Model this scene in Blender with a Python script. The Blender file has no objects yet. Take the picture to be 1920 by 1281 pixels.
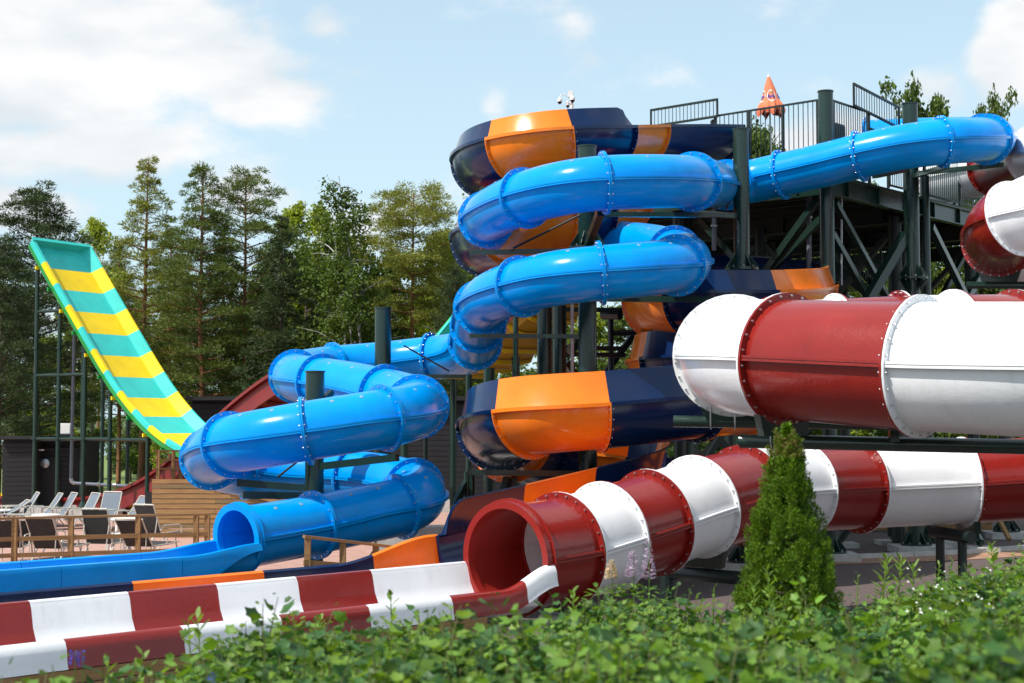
import bpy, bmesh, math, random
import numpy as np
from mathutils import Vector, Matrix

# ------------------------------------------------------------------ camera, sky, sun, exposure
scene = bpy.context.scene
COL = scene.collection
F = 2900.0            # focal length in photograph pixels (1920 wide)
CAMH = 3.0
PITCH = math.atan((805 - 640.5) / F)

cam_d = bpy.data.cameras.new('camera')
cam = bpy.data.objects.new('camera', cam_d)
COL.objects.link(cam)
cam.location = (0, 0, CAMH)
cam.rotation_euler = (math.radians(90) + PITCH, 0, 0)
cam_d.sensor_width = 36.0
cam_d.lens = F / 1920 * 36.0
cam_d.clip_start = 0.1
cam_d.clip_end = 5000
cam_d.dof.use_dof = True
cam_d.dof.focus_distance = 25.0
cam_d.dof.aperture_fstop = 3.6
scene.camera = cam

SUN_EL, SUN_AZ = 54.0, -122.0    # azimuth measured from +Y towards +X: behind the camera, to the left
az, el = math.radians(SUN_AZ), math.radians(SUN_EL)
sun_vec = Vector((math.sin(az) * math.cos(el), math.cos(az) * math.cos(el), math.sin(el)))
sun_d = bpy.data.lights.new('sun', 'SUN')
sun_d.energy = 5.0
sun_d.angle = math.radians(0.6)
sun_d.color = (1.0, 0.95, 0.87)
sun = bpy.data.objects.new('sun', sun_d)
COL.objects.link(sun)
sun.rotation_euler = sun_vec.to_track_quat('Z', 'Y').to_euler()
sun.location = (-30, -30, 50)

world = bpy.data.worlds.new('World')
scene.world = world
world.use_nodes = True
wn, wl = world.node_tree.nodes, world.node_tree.links
wn.clear()
wout = wn.new('ShaderNodeOutputWorld')
bg = wn.new('ShaderNodeBackground')
sky = wn.new('ShaderNodeTexSky')
sky.sky_type = 'NISHITA'
sky.sun_disc = False
sky.sun_elevation = el
sky.sun_rotation = az
sky.air_density = 1.0
sky.dust_density = 1.6
sky.ozone_density = 1.6
bg.inputs['Strength'].default_value = 0.15
wl.new(bg.outputs[0], wout.inputs[0])


def pix_dir(px, py):
    x, y = (px - 960) / F, (640.5 - py) / F
    c, s = math.cos(PITCH), math.sin(PITCH)
    return Vector((x, c - y * s, s + y * c))


def P(px, py, d):
    v = pix_dir(px, py)
    return Vector((v.x / v.y * d, d, CAMH + v.z / v.y * d))


def PZ(px, d, z=0.0):
    """point at ground-plan (px column, distance d) and height z"""
    k = (px - 960) / F
    c, s = math.cos(PITCH), math.sin(PITCH)
    # camera depth along the view axis
    depth = d * c + (z - CAMH) * s
    return Vector((k * depth, d, z))


def wnode(t, **kw):
    n = wn.new(t)
    for k, v in kw.items():
        setattr(n, k, v)
    return n


def build_clouds():
    tc = wnode('ShaderNodeTexCoord')
    blobs = [  # px, py, half width px, half height px, weight
        (60, 120, 330, 190, 1.15), (330, 90, 260, 120, 1.0), (150, 270, 260, 95, 0.85),
        (490, 182, 130, 55, 0.9), (60, 400, 170, 60, 0.7), (605, 45, 70, 45, 0.45),
        (1900, 90, 90, 110, 1.0), (920, 195, 45, 60, 0.42), (1085, 40, 60, 40, 0.3),
        (1600, 260, 240, 60, 0.62), (420, 350, 130, 70, 0.4), (1740, 180, 80, 60, 0.5), (700, 420, 120, 60, 0.3)]
    cur = None
    n1 = wnode('ShaderNodeTexNoise')
    n1.inputs['Scale'].default_value = 11.0
    n1.inputs['Detail'].default_value = 8.0
    n1.inputs['Roughness'].default_value = 0.58
    mp = wnode('ShaderNodeMapping')
    mp.inputs['Scale'].default_value = (1, 1, 1.7)
    mp.inputs['Location'].default_value = (3.1, 0.4, 1.2)
    wl.new(tc.outputs['Generated'], mp.inputs['Vector'])
    wl.new(mp.outputs[0], n1.inputs['Vector'])
    for (px, py, hx, hy, w) in blobs:
        c = pix_dir(px, py).normalized()
        sub = wnode('ShaderNodeVectorMath', operation='SUBTRACT')
        sub.inputs[1].default_value = c
        wl.new(tc.outputs['Generated'], sub.inputs[0])
        mul = wnode('ShaderNodeVectorMath', operation='MULTIPLY')
        mul.inputs[1].default_value = (F / hx, F / (hx + hy), F / hy)
        wl.new(sub.outputs[0], mul.inputs[0])
        ln = wnode('ShaderNodeVectorMath', operation='LENGTH')
        wl.new(mul.outputs[0], ln.inputs[0])
        mr = wnode('ShaderNodeMapRange')
        mr.interpolation_type = 'SMOOTHSTEP'
        mr.inputs['From Min'].default_value = 1.25
        mr.inputs['From Max'].default_value = 0.0
        mr.inputs['To Min'].default_value = 0.0
        mr.inputs['To Max'].default_value = w
        wl.new(ln.outputs['Value'], mr.inputs['Value'])
        if cur is None:
            cur = mr.outputs[0]
        else:
            mx = wnode('ShaderNodeMath', operation='MAXIMUM')
            wl.new(cur, mx.inputs[0])
            wl.new(mr.outputs[0], mx.inputs[1])
            cur = mx.outputs[0]
    # the same scattered fair-weather cloud elsewhere in the sky
    n2 = wnode('ShaderNodeTexNoise')
    n2.inputs['Scale'].default_value = 3.2
    n2.inputs['Detail'].default_value = 3.0
    wl.new(mp.outputs[0], n2.inputs['Vector'])
    mr2 = wnode('ShaderNodeMapRange')
    mr2.inputs['From Min'].default_value = 0.5
    mr2.inputs['From Max'].default_value = 0.66
    mr2.inputs['To Max'].default_value = 0.95
    wl.new(n2.outputs[0], mr2.inputs['Value'])
    sx = wnode('ShaderNodeSeparateXYZ')
    wl.new(tc.outputs['Generated'], sx.inputs[0])
    mr3 = wnode('ShaderNodeMapRange')     # in view the listed clouds stand alone
    mr3.inputs['From Min'].default_value = 0.90
    mr3.inputs['From Max'].default_value = 0.82
    wl.new(sx.outputs['Y'], mr3.inputs['Value'])
    m2 = wnode('ShaderNodeMath', operation='MULTIPLY')
    wl.new(mr2.outputs[0], m2.inputs[0])
    wl.new(mr3.outputs[0], m2.inputs[1])
    mx = wnode('ShaderNodeMath', operation='MAXIMUM')
    wl.new(cur, mx.inputs[0])
    wl.new(m2.outputs[0], mx.inputs[1])
    # density = blob + noise
    ad = wnode('ShaderNodeMath', operation='MULTIPLY_ADD')
    wl.new(n1.outputs[0], ad.inputs[0])
    ad.inputs[1].default_value = 1.75
    wl.new(mx.outputs[0], ad.inputs[2])
    dn = wnode('ShaderNodeMapRange')
    dn.interpolation_type = 'SMOOTHSTEP'
    dn.inputs['From Min'].default_value = 0.92
    dn.inputs['From Max'].default_value = 1.4
    wl.new(ad.outputs[0], dn.inputs['Value'])
    # cloud colour: lit white, greyer where thick and low-frequency noise says so
    n3 = wnode('ShaderNodeTexNoise')
    n3.inputs['Scale'].default_value = 9.0
    n3.inputs['Detail'].default_value = 5.0
    mp3 = wnode('ShaderNodeMapping')
    mp3.inputs['Location'].default_value = (0.2, 1.7, 0.55)
    mp3.inputs['Scale'].default_value = (0.8, 0.8, 2.2)
    wl.new(tc.outputs['Generated'], mp3.inputs['Vector'])
    wl.new(mp3.outputs[0], n3.inputs['Vector'])
    ramp = wnode('ShaderNodeValToRGB')
    ramp.color_ramp.elements[0].position = 0.42
    ramp.color_ramp.elements[0].color = (6.0, 6.0, 6.0, 1)
    ramp.color_ramp.elements[1].position = 0.62
    ramp.color_ramp.elements[1].color = (4.5, 4.9, 5.2, 1)
    wl.new(n3.outputs[0], ramp.inputs[0])
    # clear sky, lifted by thin high haze
    hz = wnode('ShaderNodeMix', data_type='RGBA')
    el_ = wnode('ShaderNodeMapRange')
    el_.inputs['From Min'].default_value = 0.0
    el_.inputs['From Max'].default_value = 0.34
    el_.inputs['To Min'].default_value = 0.88
    el_.inputs['To Max'].default_value = 0.5
    wl.new(sx.outputs['Z'], el_.inputs['Value'])
    wl.new(el_.outputs[0], hz.inputs['Factor'])
    wl.new(sky.outputs[0], hz.inputs['A'])
    hz.inputs['B'].default_value = (4.3, 5.7, 6.3, 1)
    mix = wnode('ShaderNodeMix', data_type='RGBA')
    wl.new(dn.outputs[0], mix.inputs['Factor'])
    wl.new(hz.outputs['Result'], mix.inputs['A'])
    wl.new(ramp.outputs[0], mix.inputs['B'])
    wl.new(mix.outputs['Result'], bg.inputs['Color'])


build_clouds()

scene.view_settings.view_transform = 'Standard'
scene.view_settings.look = 'None'
scene.view_settings.exposure = 0.18
scene.view_settings.gamma = 1.0
scene.view_settings.use_curve_mapping = False
scene.render.engine = 'CYCLES'
scene.cycles.max_bounces = 6
scene.cycles.use_denoising = True

R0 = random.Random(7)
rng = np.random.default_rng(11)

# ------------------------------------------------------------------ materials
MATS = {}


def mat(name, col, rough=0.5, metal=0.0, coat=0.0, var=0.0, vscale=3.0, bump=0.0, bscale=40.0, stretch=(1, 1, 1),
        col2=None, trans=0.0, island=0.0, spec=0.5, rvar=0.0, space='Object'):
    m = bpy.data.materials.new(name)
    m.use_nodes = True
    n, l = m.node_tree.nodes, m.node_tree.links
    b = n['Principled BSDF']
    b.inputs['Roughness'].default_value = rough
    b.inputs['Metallic'].default_value = metal
    b.inputs['Coat Weight'].default_value = coat
    b.inputs['Coat Roughness'].default_value = 0.06
    b.inputs['Specular IOR Level'].default_value = spec
    c = (*col, 1)
    b.inputs['Base Color'].default_value = c
    tc = n.new('ShaderNodeTexCoord')
    mp = n.new('ShaderNodeMapping')
    mp.inputs['Scale'].default_value = stretch
    l.new(tc.outputs[space], mp.inputs['Vector'])
    cur = None
    if var > 0 or col2 is not None:
        t = n.new('ShaderNodeTexNoise')
        t.inputs['Scale'].default_value = vscale
        t.inputs['Detail'].default_value = 6
        t.inputs['Roughness'].default_value = 0.62
        l.new(mp.outputs[0], t.inputs['Vector'])
        r = n.new('ShaderNodeValToRGB')
        r.color_ramp.elements[0].position = 0.33
        r.color_ramp.elements[1].position = 0.67
        if col2 is None:
            a = tuple(x * (1 - var) for x in col)
            d = tuple(min(1, x * (1 + var)) for x in col)
        else:
            a, d = col, col2
        r.color_ramp.elements[0].color = (*a, 1)
        r.color_ramp.elements[1].color = (*d, 1)
        l.new(t.outputs[0], r.inputs[0])
        cur = r.outputs[0]
        if rvar > 0:
            mr = n.new('ShaderNodeMapRange')
            mr.inputs['To Min'].default_value = max(0.02, rough - rvar)
            mr.inputs['To Max'].default_value = rough + rvar
            l.new(t.outputs[0], mr.inputs['Value'])
            l.new(mr.outputs[0], b.inputs['Roughness'])
    if island > 0:
        g = n.new('ShaderNodeNewGeometry')
        h = n.new('ShaderNodeHueSaturation')
        mr = n.new('ShaderNodeMapRange')
        mr.inputs['To Min'].default_value = 1 - island
        mr.inputs['To Max'].default_value = 1 + island
        l.new(g.outputs['Random Per Island'], mr.inputs['Value'])
        l.new(mr.outputs[0], h.inputs['Value'])
        if cur is not None:
            l.new(cur, h.inputs['Color'])
        else:
            h.inputs['Color'].default_value = c
        cur = h.outputs[0]
    if cur is not None:
        l.new(cur, b.inputs['Base Color'])
    if bump > 0:
        t2 = n.new('ShaderNodeTexNoise')
        t2.inputs['Scale'].default_value = bscale
        t2.inputs['Detail'].default_value = 4
        l.new(mp.outputs[0], t2.inputs['Vector'])
        bp = n.new('ShaderNodeBump')
        bp.inputs['Strength'].default_value = bump
        bp.inputs['Distance'].default_value = 0.02
        l.new(t2.outputs[0], bp.inputs['Height'])
        l.new(bp.outputs[0], b.inputs['Normal'])
    if trans > 0:
        tr = n.new('ShaderNodeBsdfTranslucent')
        tr.inputs['Color'].default_value = c
        if cur is not None:
            hs = n.new('ShaderNodeHueSaturation')
            hs.inputs['Hue'].default_value = 0.485
            hs.inputs['Value'].default_value = 1.5
            hs.inputs['Saturation'].default_value = 1.1
            l.new(cur, hs.inputs['Color'])
            l.new(hs.outputs[0], tr.inputs['Color'])
        mx = n.new('ShaderNodeMixShader')
        mx.inputs[0].default_value = trans
        l.new(b.outputs[0], mx.inputs[1])
        l.new(tr.outputs[0], mx.inputs[2])
        l.new(mx.outputs[0], n['Material Output'].inputs[0])
    MATS[name] = m
    return m


# gel-coated fibreglass
def gel(name, col, rough=0.16, bump=0.05, bscale=9, var=0.09, coat=0.15, spec=0.4, dirt=0.22):
    m = mat(name, col, rough, coat=coat, var=var, vscale=1.6, bump=bump, bscale=bscale, rvar=0.06, spec=spec)
    n, l = m.node_tree.nodes, m.node_tree.links
    b = n['Principled BSDF']
    src = b.inputs['Base Color'].links[0].from_socket
    tc = n.new('ShaderNodeTexCoord')
    mp = n.new('ShaderNodeMapping')
    mp.inputs['Scale'].default_value = (5.5, 5.5, 1.3)
    l.new(tc.outputs['Object'], mp.inputs['Vector'])
    t = n.new('ShaderNodeTexNoise')
    t.inputs['Scale'].default_value = 1.5
    t.inputs['Detail'].default_value = 8
    t.inputs['Roughness'].default_value = 0.68
    l.new(mp.outputs[0], t.inputs['Vector'])
    r = n.new('ShaderNodeMapRange')
    r.inputs['From Min'].default_value = 0.55
    r.inputs['From Max'].default_value = 0.78
    r.inputs['To Max'].default_value = dirt * 2
    l.new(t.outputs[0], r.inputs['Value'])
    mx = n.new('ShaderNodeMix')
    mx.data_type = 'RGBA'
    l.new(r.outputs[0], mx.inputs['Factor'])
    l.new(src, mx.inputs['A'])
    g = sum(col) / 3 * 0.45
    mx.inputs['B'].default_value = (col[0] * 0.6 + g * 0.25, col[1] * 0.6 + g * 0.25, col[2] * 0.55 + g * 0.2, 1)
    l.new(mx.outputs['Result'], b.inputs['Base Color'])
    return m


gel('blue', (0.0, 0.27, 0.73), 0.2, bump=0.07, coat=0.0, spec=0.18)
gel('navy', (0.002, 0.016, 0.068), 0.2, bump=0.05, coat=0.1, spec=0.35)
gel('orange', (0.90, 0.21, 0.012), 0.22)
gel('red', (0.24, 0.015, 0.011), 0.22, bump=0.16, bscale=22)
gel('white', (0.80, 0.81, 0.83), 0.3, bump=0.10, bscale=22, var=0.05)
gel('teal', (0.04, 0.55, 0.50), 0.5, coat=0.0, spec=0.25)
gel('yellow', (0.88, 0.60, 0.010), 0.5, coat=0.0, spec=0.25)
gel('green_fibre', (0.02, 0.28, 0.06), 0.35)
gel('amber_belly', (0.45, 0.27, 0.015), 0.45)
gel('shaded_red', (0.17, 0.011, 0.010), 0.4)  # shade on the rear flume is put into this darker red
mat('steel', (0.008, 0.029, 0.021), 0.28, coat=0.15, var=0.12, vscale=2.5, bump=0.03, bscale=30, rvar=0.06)
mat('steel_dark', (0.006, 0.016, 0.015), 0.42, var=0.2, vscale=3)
mat('galv', (0.45, 0.47, 0.48), 0.38, metal=0.8, var=0.15, vscale=12)
mat('bolt', (0.62, 0.63, 0.64), 0.3, metal=0.9)
mat('plug', (0.20, 0.30, 0.36), 0.7)
mat('pipe_grey', (0.13, 0.15, 0.19), 0.4, var=0.1)
mat('pipe_black', (0.012, 0.013, 0.018), 0.35)
mat('concrete', (0.46, 0.45, 0.43), 0.85, var=0.16, vscale=5, bump=0.35, bscale=30)
mat('wood', (0.30, 0.165, 0.062), 0.75, col2=(0.20, 0.105, 0.042), vscale=5, stretch=(0.35, 0.35, 6), bump=0.25, bscale=30, island=0.12)
mat('wood_plank', (0.37, 0.215, 0.085), 0.78, col2=(0.25, 0.14, 0.055), vscale=4, stretch=(0.5, 0.5, 7), bump=0.25, bscale=30)
mat('wood_old', (0.25, 0.175, 0.085), 0.85, col2=(0.16, 0.11, 0.055), vscale=4, stretch=(0.5, 0.5, 7), bump=0.3, bscale=30)
mat('wood_black', (0.008, 0.0085, 0.012), 0.75, col2=(0.015, 0.016, 0.021), vscale=4, stretch=(0.4, 0.4, 6), bump=0.3, bscale=25)
mat('black_metal', (0.012, 0.012, 0.014), 0.5)
mat('sling_grey', (0.13, 0.16, 0.20), 0.75, var=0.1, vscale=20, bump=0.15, bscale=200)
mat('sling_dark', (0.028, 0.026, 0.027), 0.8, var=0.2, vscale=10, bump=0.15, bscale=200)
mat('alu', (0.60, 0.56, 0.49), 0.42, metal=0.15)
mat('plastic_white', (0.78, 0.78, 0.76), 0.45)
mat('plastic_dark', (0.01, 0.01, 0.014), 0.15)
mat('umbrella', (0.78, 0.19, 0.085), 0.8, var=0.08, vscale=8)
mat('print_blue', (0.012, 0.05, 0.33), 0.7)
mat('print_white', (0.8, 0.8, 0.8), 0.7)
mat('print_green', (0.03, 0.28, 0.06), 0.7)
mat('bark_pine', (0.33, 0.135, 0.055), 0.9, col2=(0.14, 0.075, 0.045), vscale=5, stretch=(1, 1, 0.3), bump=0.5, bscale=12)
mat('bark_dark', (0.085, 0.06, 0.045), 0.9, var=0.4, vscale=6, stretch=(1, 1, 0.3), bump=0.5, bscale=12)
mat('bark_birch', (0.55, 0.53, 0.49), 0.8, col2=(0.10, 0.09, 0.08), vscale=6, stretch=(1, 1, 0.4))
mat('needle', (0.100, 0.138, 0.028), 0.6, island=0.45, trans=0.22, spec=0.3)
mat('needle_pale', (0.20, 0.22, 0.040), 0.6, island=0.4, trans=0.25, spec=0.3)
mat('needle_dark', (0.048, 0.074, 0.024), 0.6, island=0.4, trans=0.15, spec=0.3)
mat('leaf_birch', (0.080, 0.125, 0.020), 0.55, island=0.45, trans=0.35, spec=0.3)
mat('leaf_bright', (0.24, 0.30, 0.035), 0.55, island=0.4, trans=0.42, spec=0.3)
mat('leaf_dark', (0.045, 0.082, 0.020), 0.55, island=0.4, trans=0.3, spec=0.3)
mat('leaf_shrub', (0.11, 0.21, 0.028), 0.5, island=0.42, trans=0.33, spec=0.35, var=0.35, vscale=1.2)
mat('leaf_shrub_dark', (0.042, 0.11, 0.026), 0.5, island=0.4, trans=0.28, spec=0.35, var=0.3, vscale=1.5)
mat('leaf_weed', (0.16, 0.26, 0.04), 0.5, island=0.35, trans=0.4, spec=0.35)
mat('stem', (0.10, 0.11, 0.03), 0.7)
mat('thuja', (0.092, 0.175, 0.009), 0.6, island=0.5, trans=0.25, spec=0.3)
mat('thuja_tip', (0.20, 0.16, 0.045), 0.7, island=0.4, trans=0.2, spec=0.3)
mat('lupin', (0.50, 0.38, 0.50), 0.6, island=0.35, trans=0.3)
mat('lupin_cream', (0.62, 0.50, 0.33), 0.6, island=0.3, trans=0.3)
mat('violet', (0.10, 0.10, 0.55), 0.6, island=0.3, trans=0.3)
mat('petal_white', (0.8, 0.8, 0.78), 0.6, trans=0.3)
mat('soil', (0.045, 0.038, 0.028), 0.95, var=0.4, vscale=6, bump=0.6, bscale=15)
mat('gravel', (0.15, 0.105, 0.098), 0.95, col2=(0.055, 0.042, 0.045), vscale=28, bump=1.0, bscale=38)
mat('lawn', (0.16, 0.21, 0.045), 0.9, col2=(0.10, 0.15, 0.03), vscale=0.6, bump=0.6, bscale=8)
mat('paving', (0.40, 0.235, 0.19), 0.85, var=0.18, vscale=3.0, bump=0.2, bscale=60)
mat('path_brick', (0.34, 0.185, 0.12), 0.85, var=0.28, vscale=5, bump=0.3, bscale=40)
mat('water', (0.10, 0.15, 0.19), 0.12, bump=0.35, bscale=0.8, stretch=(0.3, 1, 1))
mat('far_wood', (0.07, 0.11, 0.04), 0.9, col2=(0.03, 0.055, 0.02), vscale=0.12, bump=1.0, bscale=0.4)
mat('panel_yellow', (0.85, 0.60, 0.02), 0.4)
mat('panel_pink', (0.75, 0.12, 0.28), 0.4)
mat('panel_cyan', (0.02, 0.40, 0.62), 0.4)
mat('panel_navy', (0.02, 0.06, 0.32), 0.4)

# ------------------------------------------------------------------ mesh helpers


def frame_of(t):
    t = Vector(t).normalized()
    up = Vector((0, 0, 1)) if abs(t.z) < 0.98 else Vector((1, 0, 0))
    s = t.cross(up).normalized()
    return t, s, s.cross(t).normalized()


class MB:
    """collects faces of one mesh object"""

    def __init__(self):
        self.v, self.f, self.m = [], [], []

    def add(self, vs, fs, mi=0):
        o = len(self.v)
        self.v.extend([tuple(x) for x in vs])
        self.f.extend([tuple(i + o for i in q) for q in fs])
        self.m.extend([mi] * len(fs))
        return self

    def box(self, c, size, ax=None, mi=0):
        hx, hy, hz = size[0] / 2, size[1] / 2, size[2] / 2
        c = Vector(c)
        X, Y, Z = (Vector((1, 0, 0)), Vector((0, 1, 0)), Vector((0, 0, 1))) if ax is None else ax
        vs = [c + X * (sx * hx) + Y * (sy * hy) + Z * (sz * hz) for sz in (-1, 1) for sy in (-1, 1) for sx in (-1, 1)]
        return self.add(vs, [(0, 2, 3, 1), (4, 5, 7, 6), (0, 1, 5, 4), (2, 6, 7, 3), (0, 4, 6, 2), (1, 3, 7, 5)], mi)

    def beam(self, a, b, w, h, mi=0):
        a, b = Vector(a), Vector(b)
        t, s, u = frame_of(b - a)
        return self.box((a + b) / 2, ((b - a).length, w, h), (t, s, u), mi)

    def tube(self, pts, r, n=8, cap=True, mi=0):
        pts = [Vector(p) for p in pts]
        rs = r if isinstance(r, (list, tuple)) else [r] * len(pts)
        vs, fs = [], []
        ref = None
        for i, p in enumerate(pts):
            t = (pts[min(i + 1, len(pts) - 1)] - pts[max(i - 1, 0)]).normalized()
            if ref is None:
                ref = Vector((0, 0, 1)) if abs(t.z) < 0.9 else Vector((1, 0, 0))
            s = t.cross(ref).normalized()
            u = s.cross(t).normalized()
            ref = u
            for k in range(n):
                a = 2 * math.pi * k / n
                vs.append(p + s * (math.cos(a) * rs[i]) + u * (math.sin(a) * rs[i]))
        for i in range(len(pts) - 1):
            for k in range(n):
                k2 = (k + 1) % n
                fs.append((i * n + k, i * n + k2, (i + 1) * n + k2, (i + 1) * n + k))
        if cap:
            fs.append(tuple(range(n))[::-1])
            fs.append(tuple((len(pts) - 1) * n + k for k in range(n)))
        return self.add(vs, fs, mi)

    def lathe(self, c, prof, n=16, mi=0, ax=None):
        c = Vector(c)
        X, Y, Z = (Vector((1, 0, 0)), Vector((0, 1, 0)), Vector((0, 0, 1))) if ax is None else ax
        vs, fs = [], []
        for (r, z) in prof:
            for k in range(n):
                a = 2 * math.pi * k / n
                vs.append(c + X * (r * math.cos(a)) + Y * (r * math.sin(a)) + Z * z)
        for i in range(len(prof) - 1):
            for k in range(n):
                k2 = (k + 1) % n
                fs.append((i * n + k, i * n + k2, (i + 1) * n + k2, (i + 1) * n + k))
        fs.append(tuple(range(n))[::-1])
        fs.append(tuple((len(prof) - 1) * n + k for k in range(n)))
        return self.add(vs, fs, mi)

    def sweep(self, rows, closed=False, cap=False, mi=0):
        """rows: list of lists of points, all of one length"""
        k = len(rows[0])
        vs = [p for r in rows for p in r]
        fs = []
        for i in range(len(rows) - 1):
            for j in range(k if closed else k - 1):
                j2 = (j + 1) % k
                fs.append((i * k + j, i * k + j2, (i + 1) * k + j2, (i + 1) * k + j))
        if cap:
            fs.append(tuple(range(k))[::-1])
            fs.append(tuple((len(rows) - 1) * k + j for j in range(k)))
        return self.add(vs, fs, mi)

    def mesh(self, name, mats, smooth=35, solid=0.0):
        me = bpy.data.meshes.new(name)
        me.from_pydata(self.v, [], self.f)
        for m in (mats if isinstance(mats, (list, tuple)) else [mats]):
            me.materials.append(MATS[m])
        if solid:
            bm = bmesh.new()
            bm.from_mesh(me)
            bmesh.ops.recalc_face_normals(bm, faces=bm.faces[:])
            bm.normal_update()
            vs = bm.verts[:]
            fs = bm.faces[:]
            edges = [(e.verts[0], e.verts[1], e.link_loops[0].vert == e.verts[0]) for e in bm.edges if e.is_boundary]
            nv = {v: bm.verts.new(v.co - v.normal * solid) for v in vs}
            for f in fs:
                bm.faces.new([nv[v] for v in reversed(f.verts)])
            for a, b, fw in edges:
                bm.faces.new((b, a, nv[a], nv[b]) if fw else (a, b, nv[b], nv[a]))
            bm.to_mesh(me)
            bm.free()
        if any(self.m):
            me.polygons.foreach_set('material_index', self.m)
        if smooth:
            me.polygons.foreach_set('use_smooth', [True] * len(me.polygons))
            me.set_sharp_from_angle(angle=math.radians(smooth))
        me.update()
        return me

    def obj(self, name, mats, parent=None, smooth=35, solid=0.0):
        return link(name, self.mesh(name, mats, smooth, solid), parent)


def link(name, data, parent=None):
    o = bpy.data.objects.new(name, data)
    COL.objects.link(o)
    if parent is not None:
        o.parent = parent
        if parent.type == 'EMPTY' and parent.get('world_parts'):
            o.matrix_parent_inverse = Matrix.Translation(-Vector(parent.location))
    return o


def tag(o, label, cat, group=None, kind=None):
    if label:
        o['label'] = label
    if cat:
        o['category'] = cat
    if group:
        o['group'] = group
    if kind:
        o['kind'] = kind
    return o


def thing(name, label, cat, loc=(0, 0, 0), group=None, world_parts=True):
    o = bpy.data.objects.new(name, None)
    o.empty_display_size = 0.2
    COL.objects.link(o)
    o.location = loc
    if world_parts:
        o['world_parts'] = 1
    return tag(o, label, cat, group)


def struct(o):
    o['kind'] = 'structure'
    return o


def copy_tree(root, parent=None):
    c = root.copy()
    COL.objects.link(c)
    c.parent = parent
    for ch in list(root.children):
        copy_tree(ch, c)
    return c


def catmull(pts, per=12):
    """centripetal Catmull-Rom; returns samples and the sample index of each control point"""
    p = [Vector(x) for x in pts]
    p = [p[0] * 2 - p[1]] + p + [p[-1] * 2 - p[-2]]
    out, idx = [], []
    for i in range(1, len(p) - 2):
        p0, p1, p2, p3 = p[i - 1], p[i], p[i + 1], p[i + 2]
        t0 = 0.0
        t1 = t0 + max(1e-4, (p1 - p0).length) ** 0.5
        t2 = t1 + max(1e-4, (p2 - p1).length) ** 0.5
        t3 = t2 + max(1e-4, (p3 - p2).length) ** 0.5
        idx.append(len(out))
        for k in range(per):
            t = t1 + (t2 - t1) * k / per
            a1 = p0 * ((t1 - t) / (t1 - t0)) + p1 * ((t - t0) / (t1 - t0))
            a2 = p1 * ((t2 - t) / (t2 - t1)) + p2 * ((t - t1) / (t2 - t1))
            a3 = p2 * ((t3 - t) / (t3 - t2)) + p3 * ((t - t2) / (t3 - t2))
            b1 = a1 * ((t2 - t) / (t2 - t0)) + a2 * ((t - t0) / (t2 - t0))
            b2 = a2 * ((t3 - t) / (t3 - t1)) + a3 * ((t - t1) / (t3 - t1))
            out.append(b1 * ((t2 - t) / (t2 - t1)) + b2 * ((t - t1) / (t2 - t1)))
    idx.append(len(out))
    out.append(p[-2])
    return out, idx


def smooth_path(s, idx, n=5):
    """soften the joints of a sampled path (ends kept)"""
    a = np.array([list(x) for x in s])
    for _ in range(n):
        b = a.copy()
        b[2:-2] = (a[:-4] + 2 * a[1:-3] + 3 * a[2:-2] + 2 * a[3:-1] + a[4:]) / 9
        a = b
    return [Vector(x) for x in a]


def frames(s):
    fr = []
    for i, p in enumerate(s):
        t = s[min(i + 1, len(s) - 1)] - s[max(i - 1, 0)]
        t = t.normalized()
        sd = t.cross(Vector((0, 0, 1))).normalized()
        fr.append((p, t, sd, sd.cross(t).normalized()))
    return fr


def row(fr, prof):
    p, t, sd, u = fr
    return [p + sd * x + u * y for (x, y) in prof]

# ------------------------------------------------------------------ ground, water, terrain


def sheet(name, pts, z, m):
    mb = MB()
    mb.add([(x, y, z) for x, y in pts], [tuple(range(len(pts)))])
    return struct(mb.obj(name, m, smooth=0))


def grid_obj(name, xs, ys, zf, m):
    mb = MB()
    rows = [[(x, y, zf(x, y)) for x in xs] for y in ys]
    mb.sweep(rows)
    return struct(mb.obj(name, m, smooth=60))


sheet('ground', [(-1500, -200), (1500, -200), (1500, 175), (-1500, 175)], 0.0, 'gravel')
sheet('lawn', [(-300, 57), (300, 57), (300, 178), (-300, 178)], 0.012, 'lawn')
sheet('paving', [(-40, 26), (-3.2, 26), (-1.0, 34), (-1.0, 56), (-40, 56)], 0.006, 'paving')
sheet('water', [(-1500, 170), (1500, 170), (1500, 900), (-1500, 900)], -0.45, 'water')


def hill(x, y):
    if y < 560:
        return -3
    return 9 + 5 * math.sin(x * 0.013) + 3 * math.sin(x * 0.05 + 2) + 1.5 * math.sin(x * 0.17)


grid_obj('hills', np.linspace(-900, 900, 160), [540, 561, 600, 900], hill, 'far_wood')


def bank_z(x, y):
    edge = 9.5 + 0.35 * max(-6, min(6, x))        # the bank reaches farther out on the right
    t = (y - edge) / 4.0
    t = min(1, max(0, t))
    s = t * t * (3 - 2 * t)
    top = 1.15 + 0.045 * (9 - max(0, min(12, y)))
    return (top + 0.06 * math.sin(x * 1.9 + y) + 0.05 * math.sin(y * 2.3 - x)) * (1 - s) - 0.08 * s


grid_obj('planting_bank', np.linspace(-16, 18, 70), np.linspace(-6, 18, 50), bank_z, 'soil')

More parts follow.
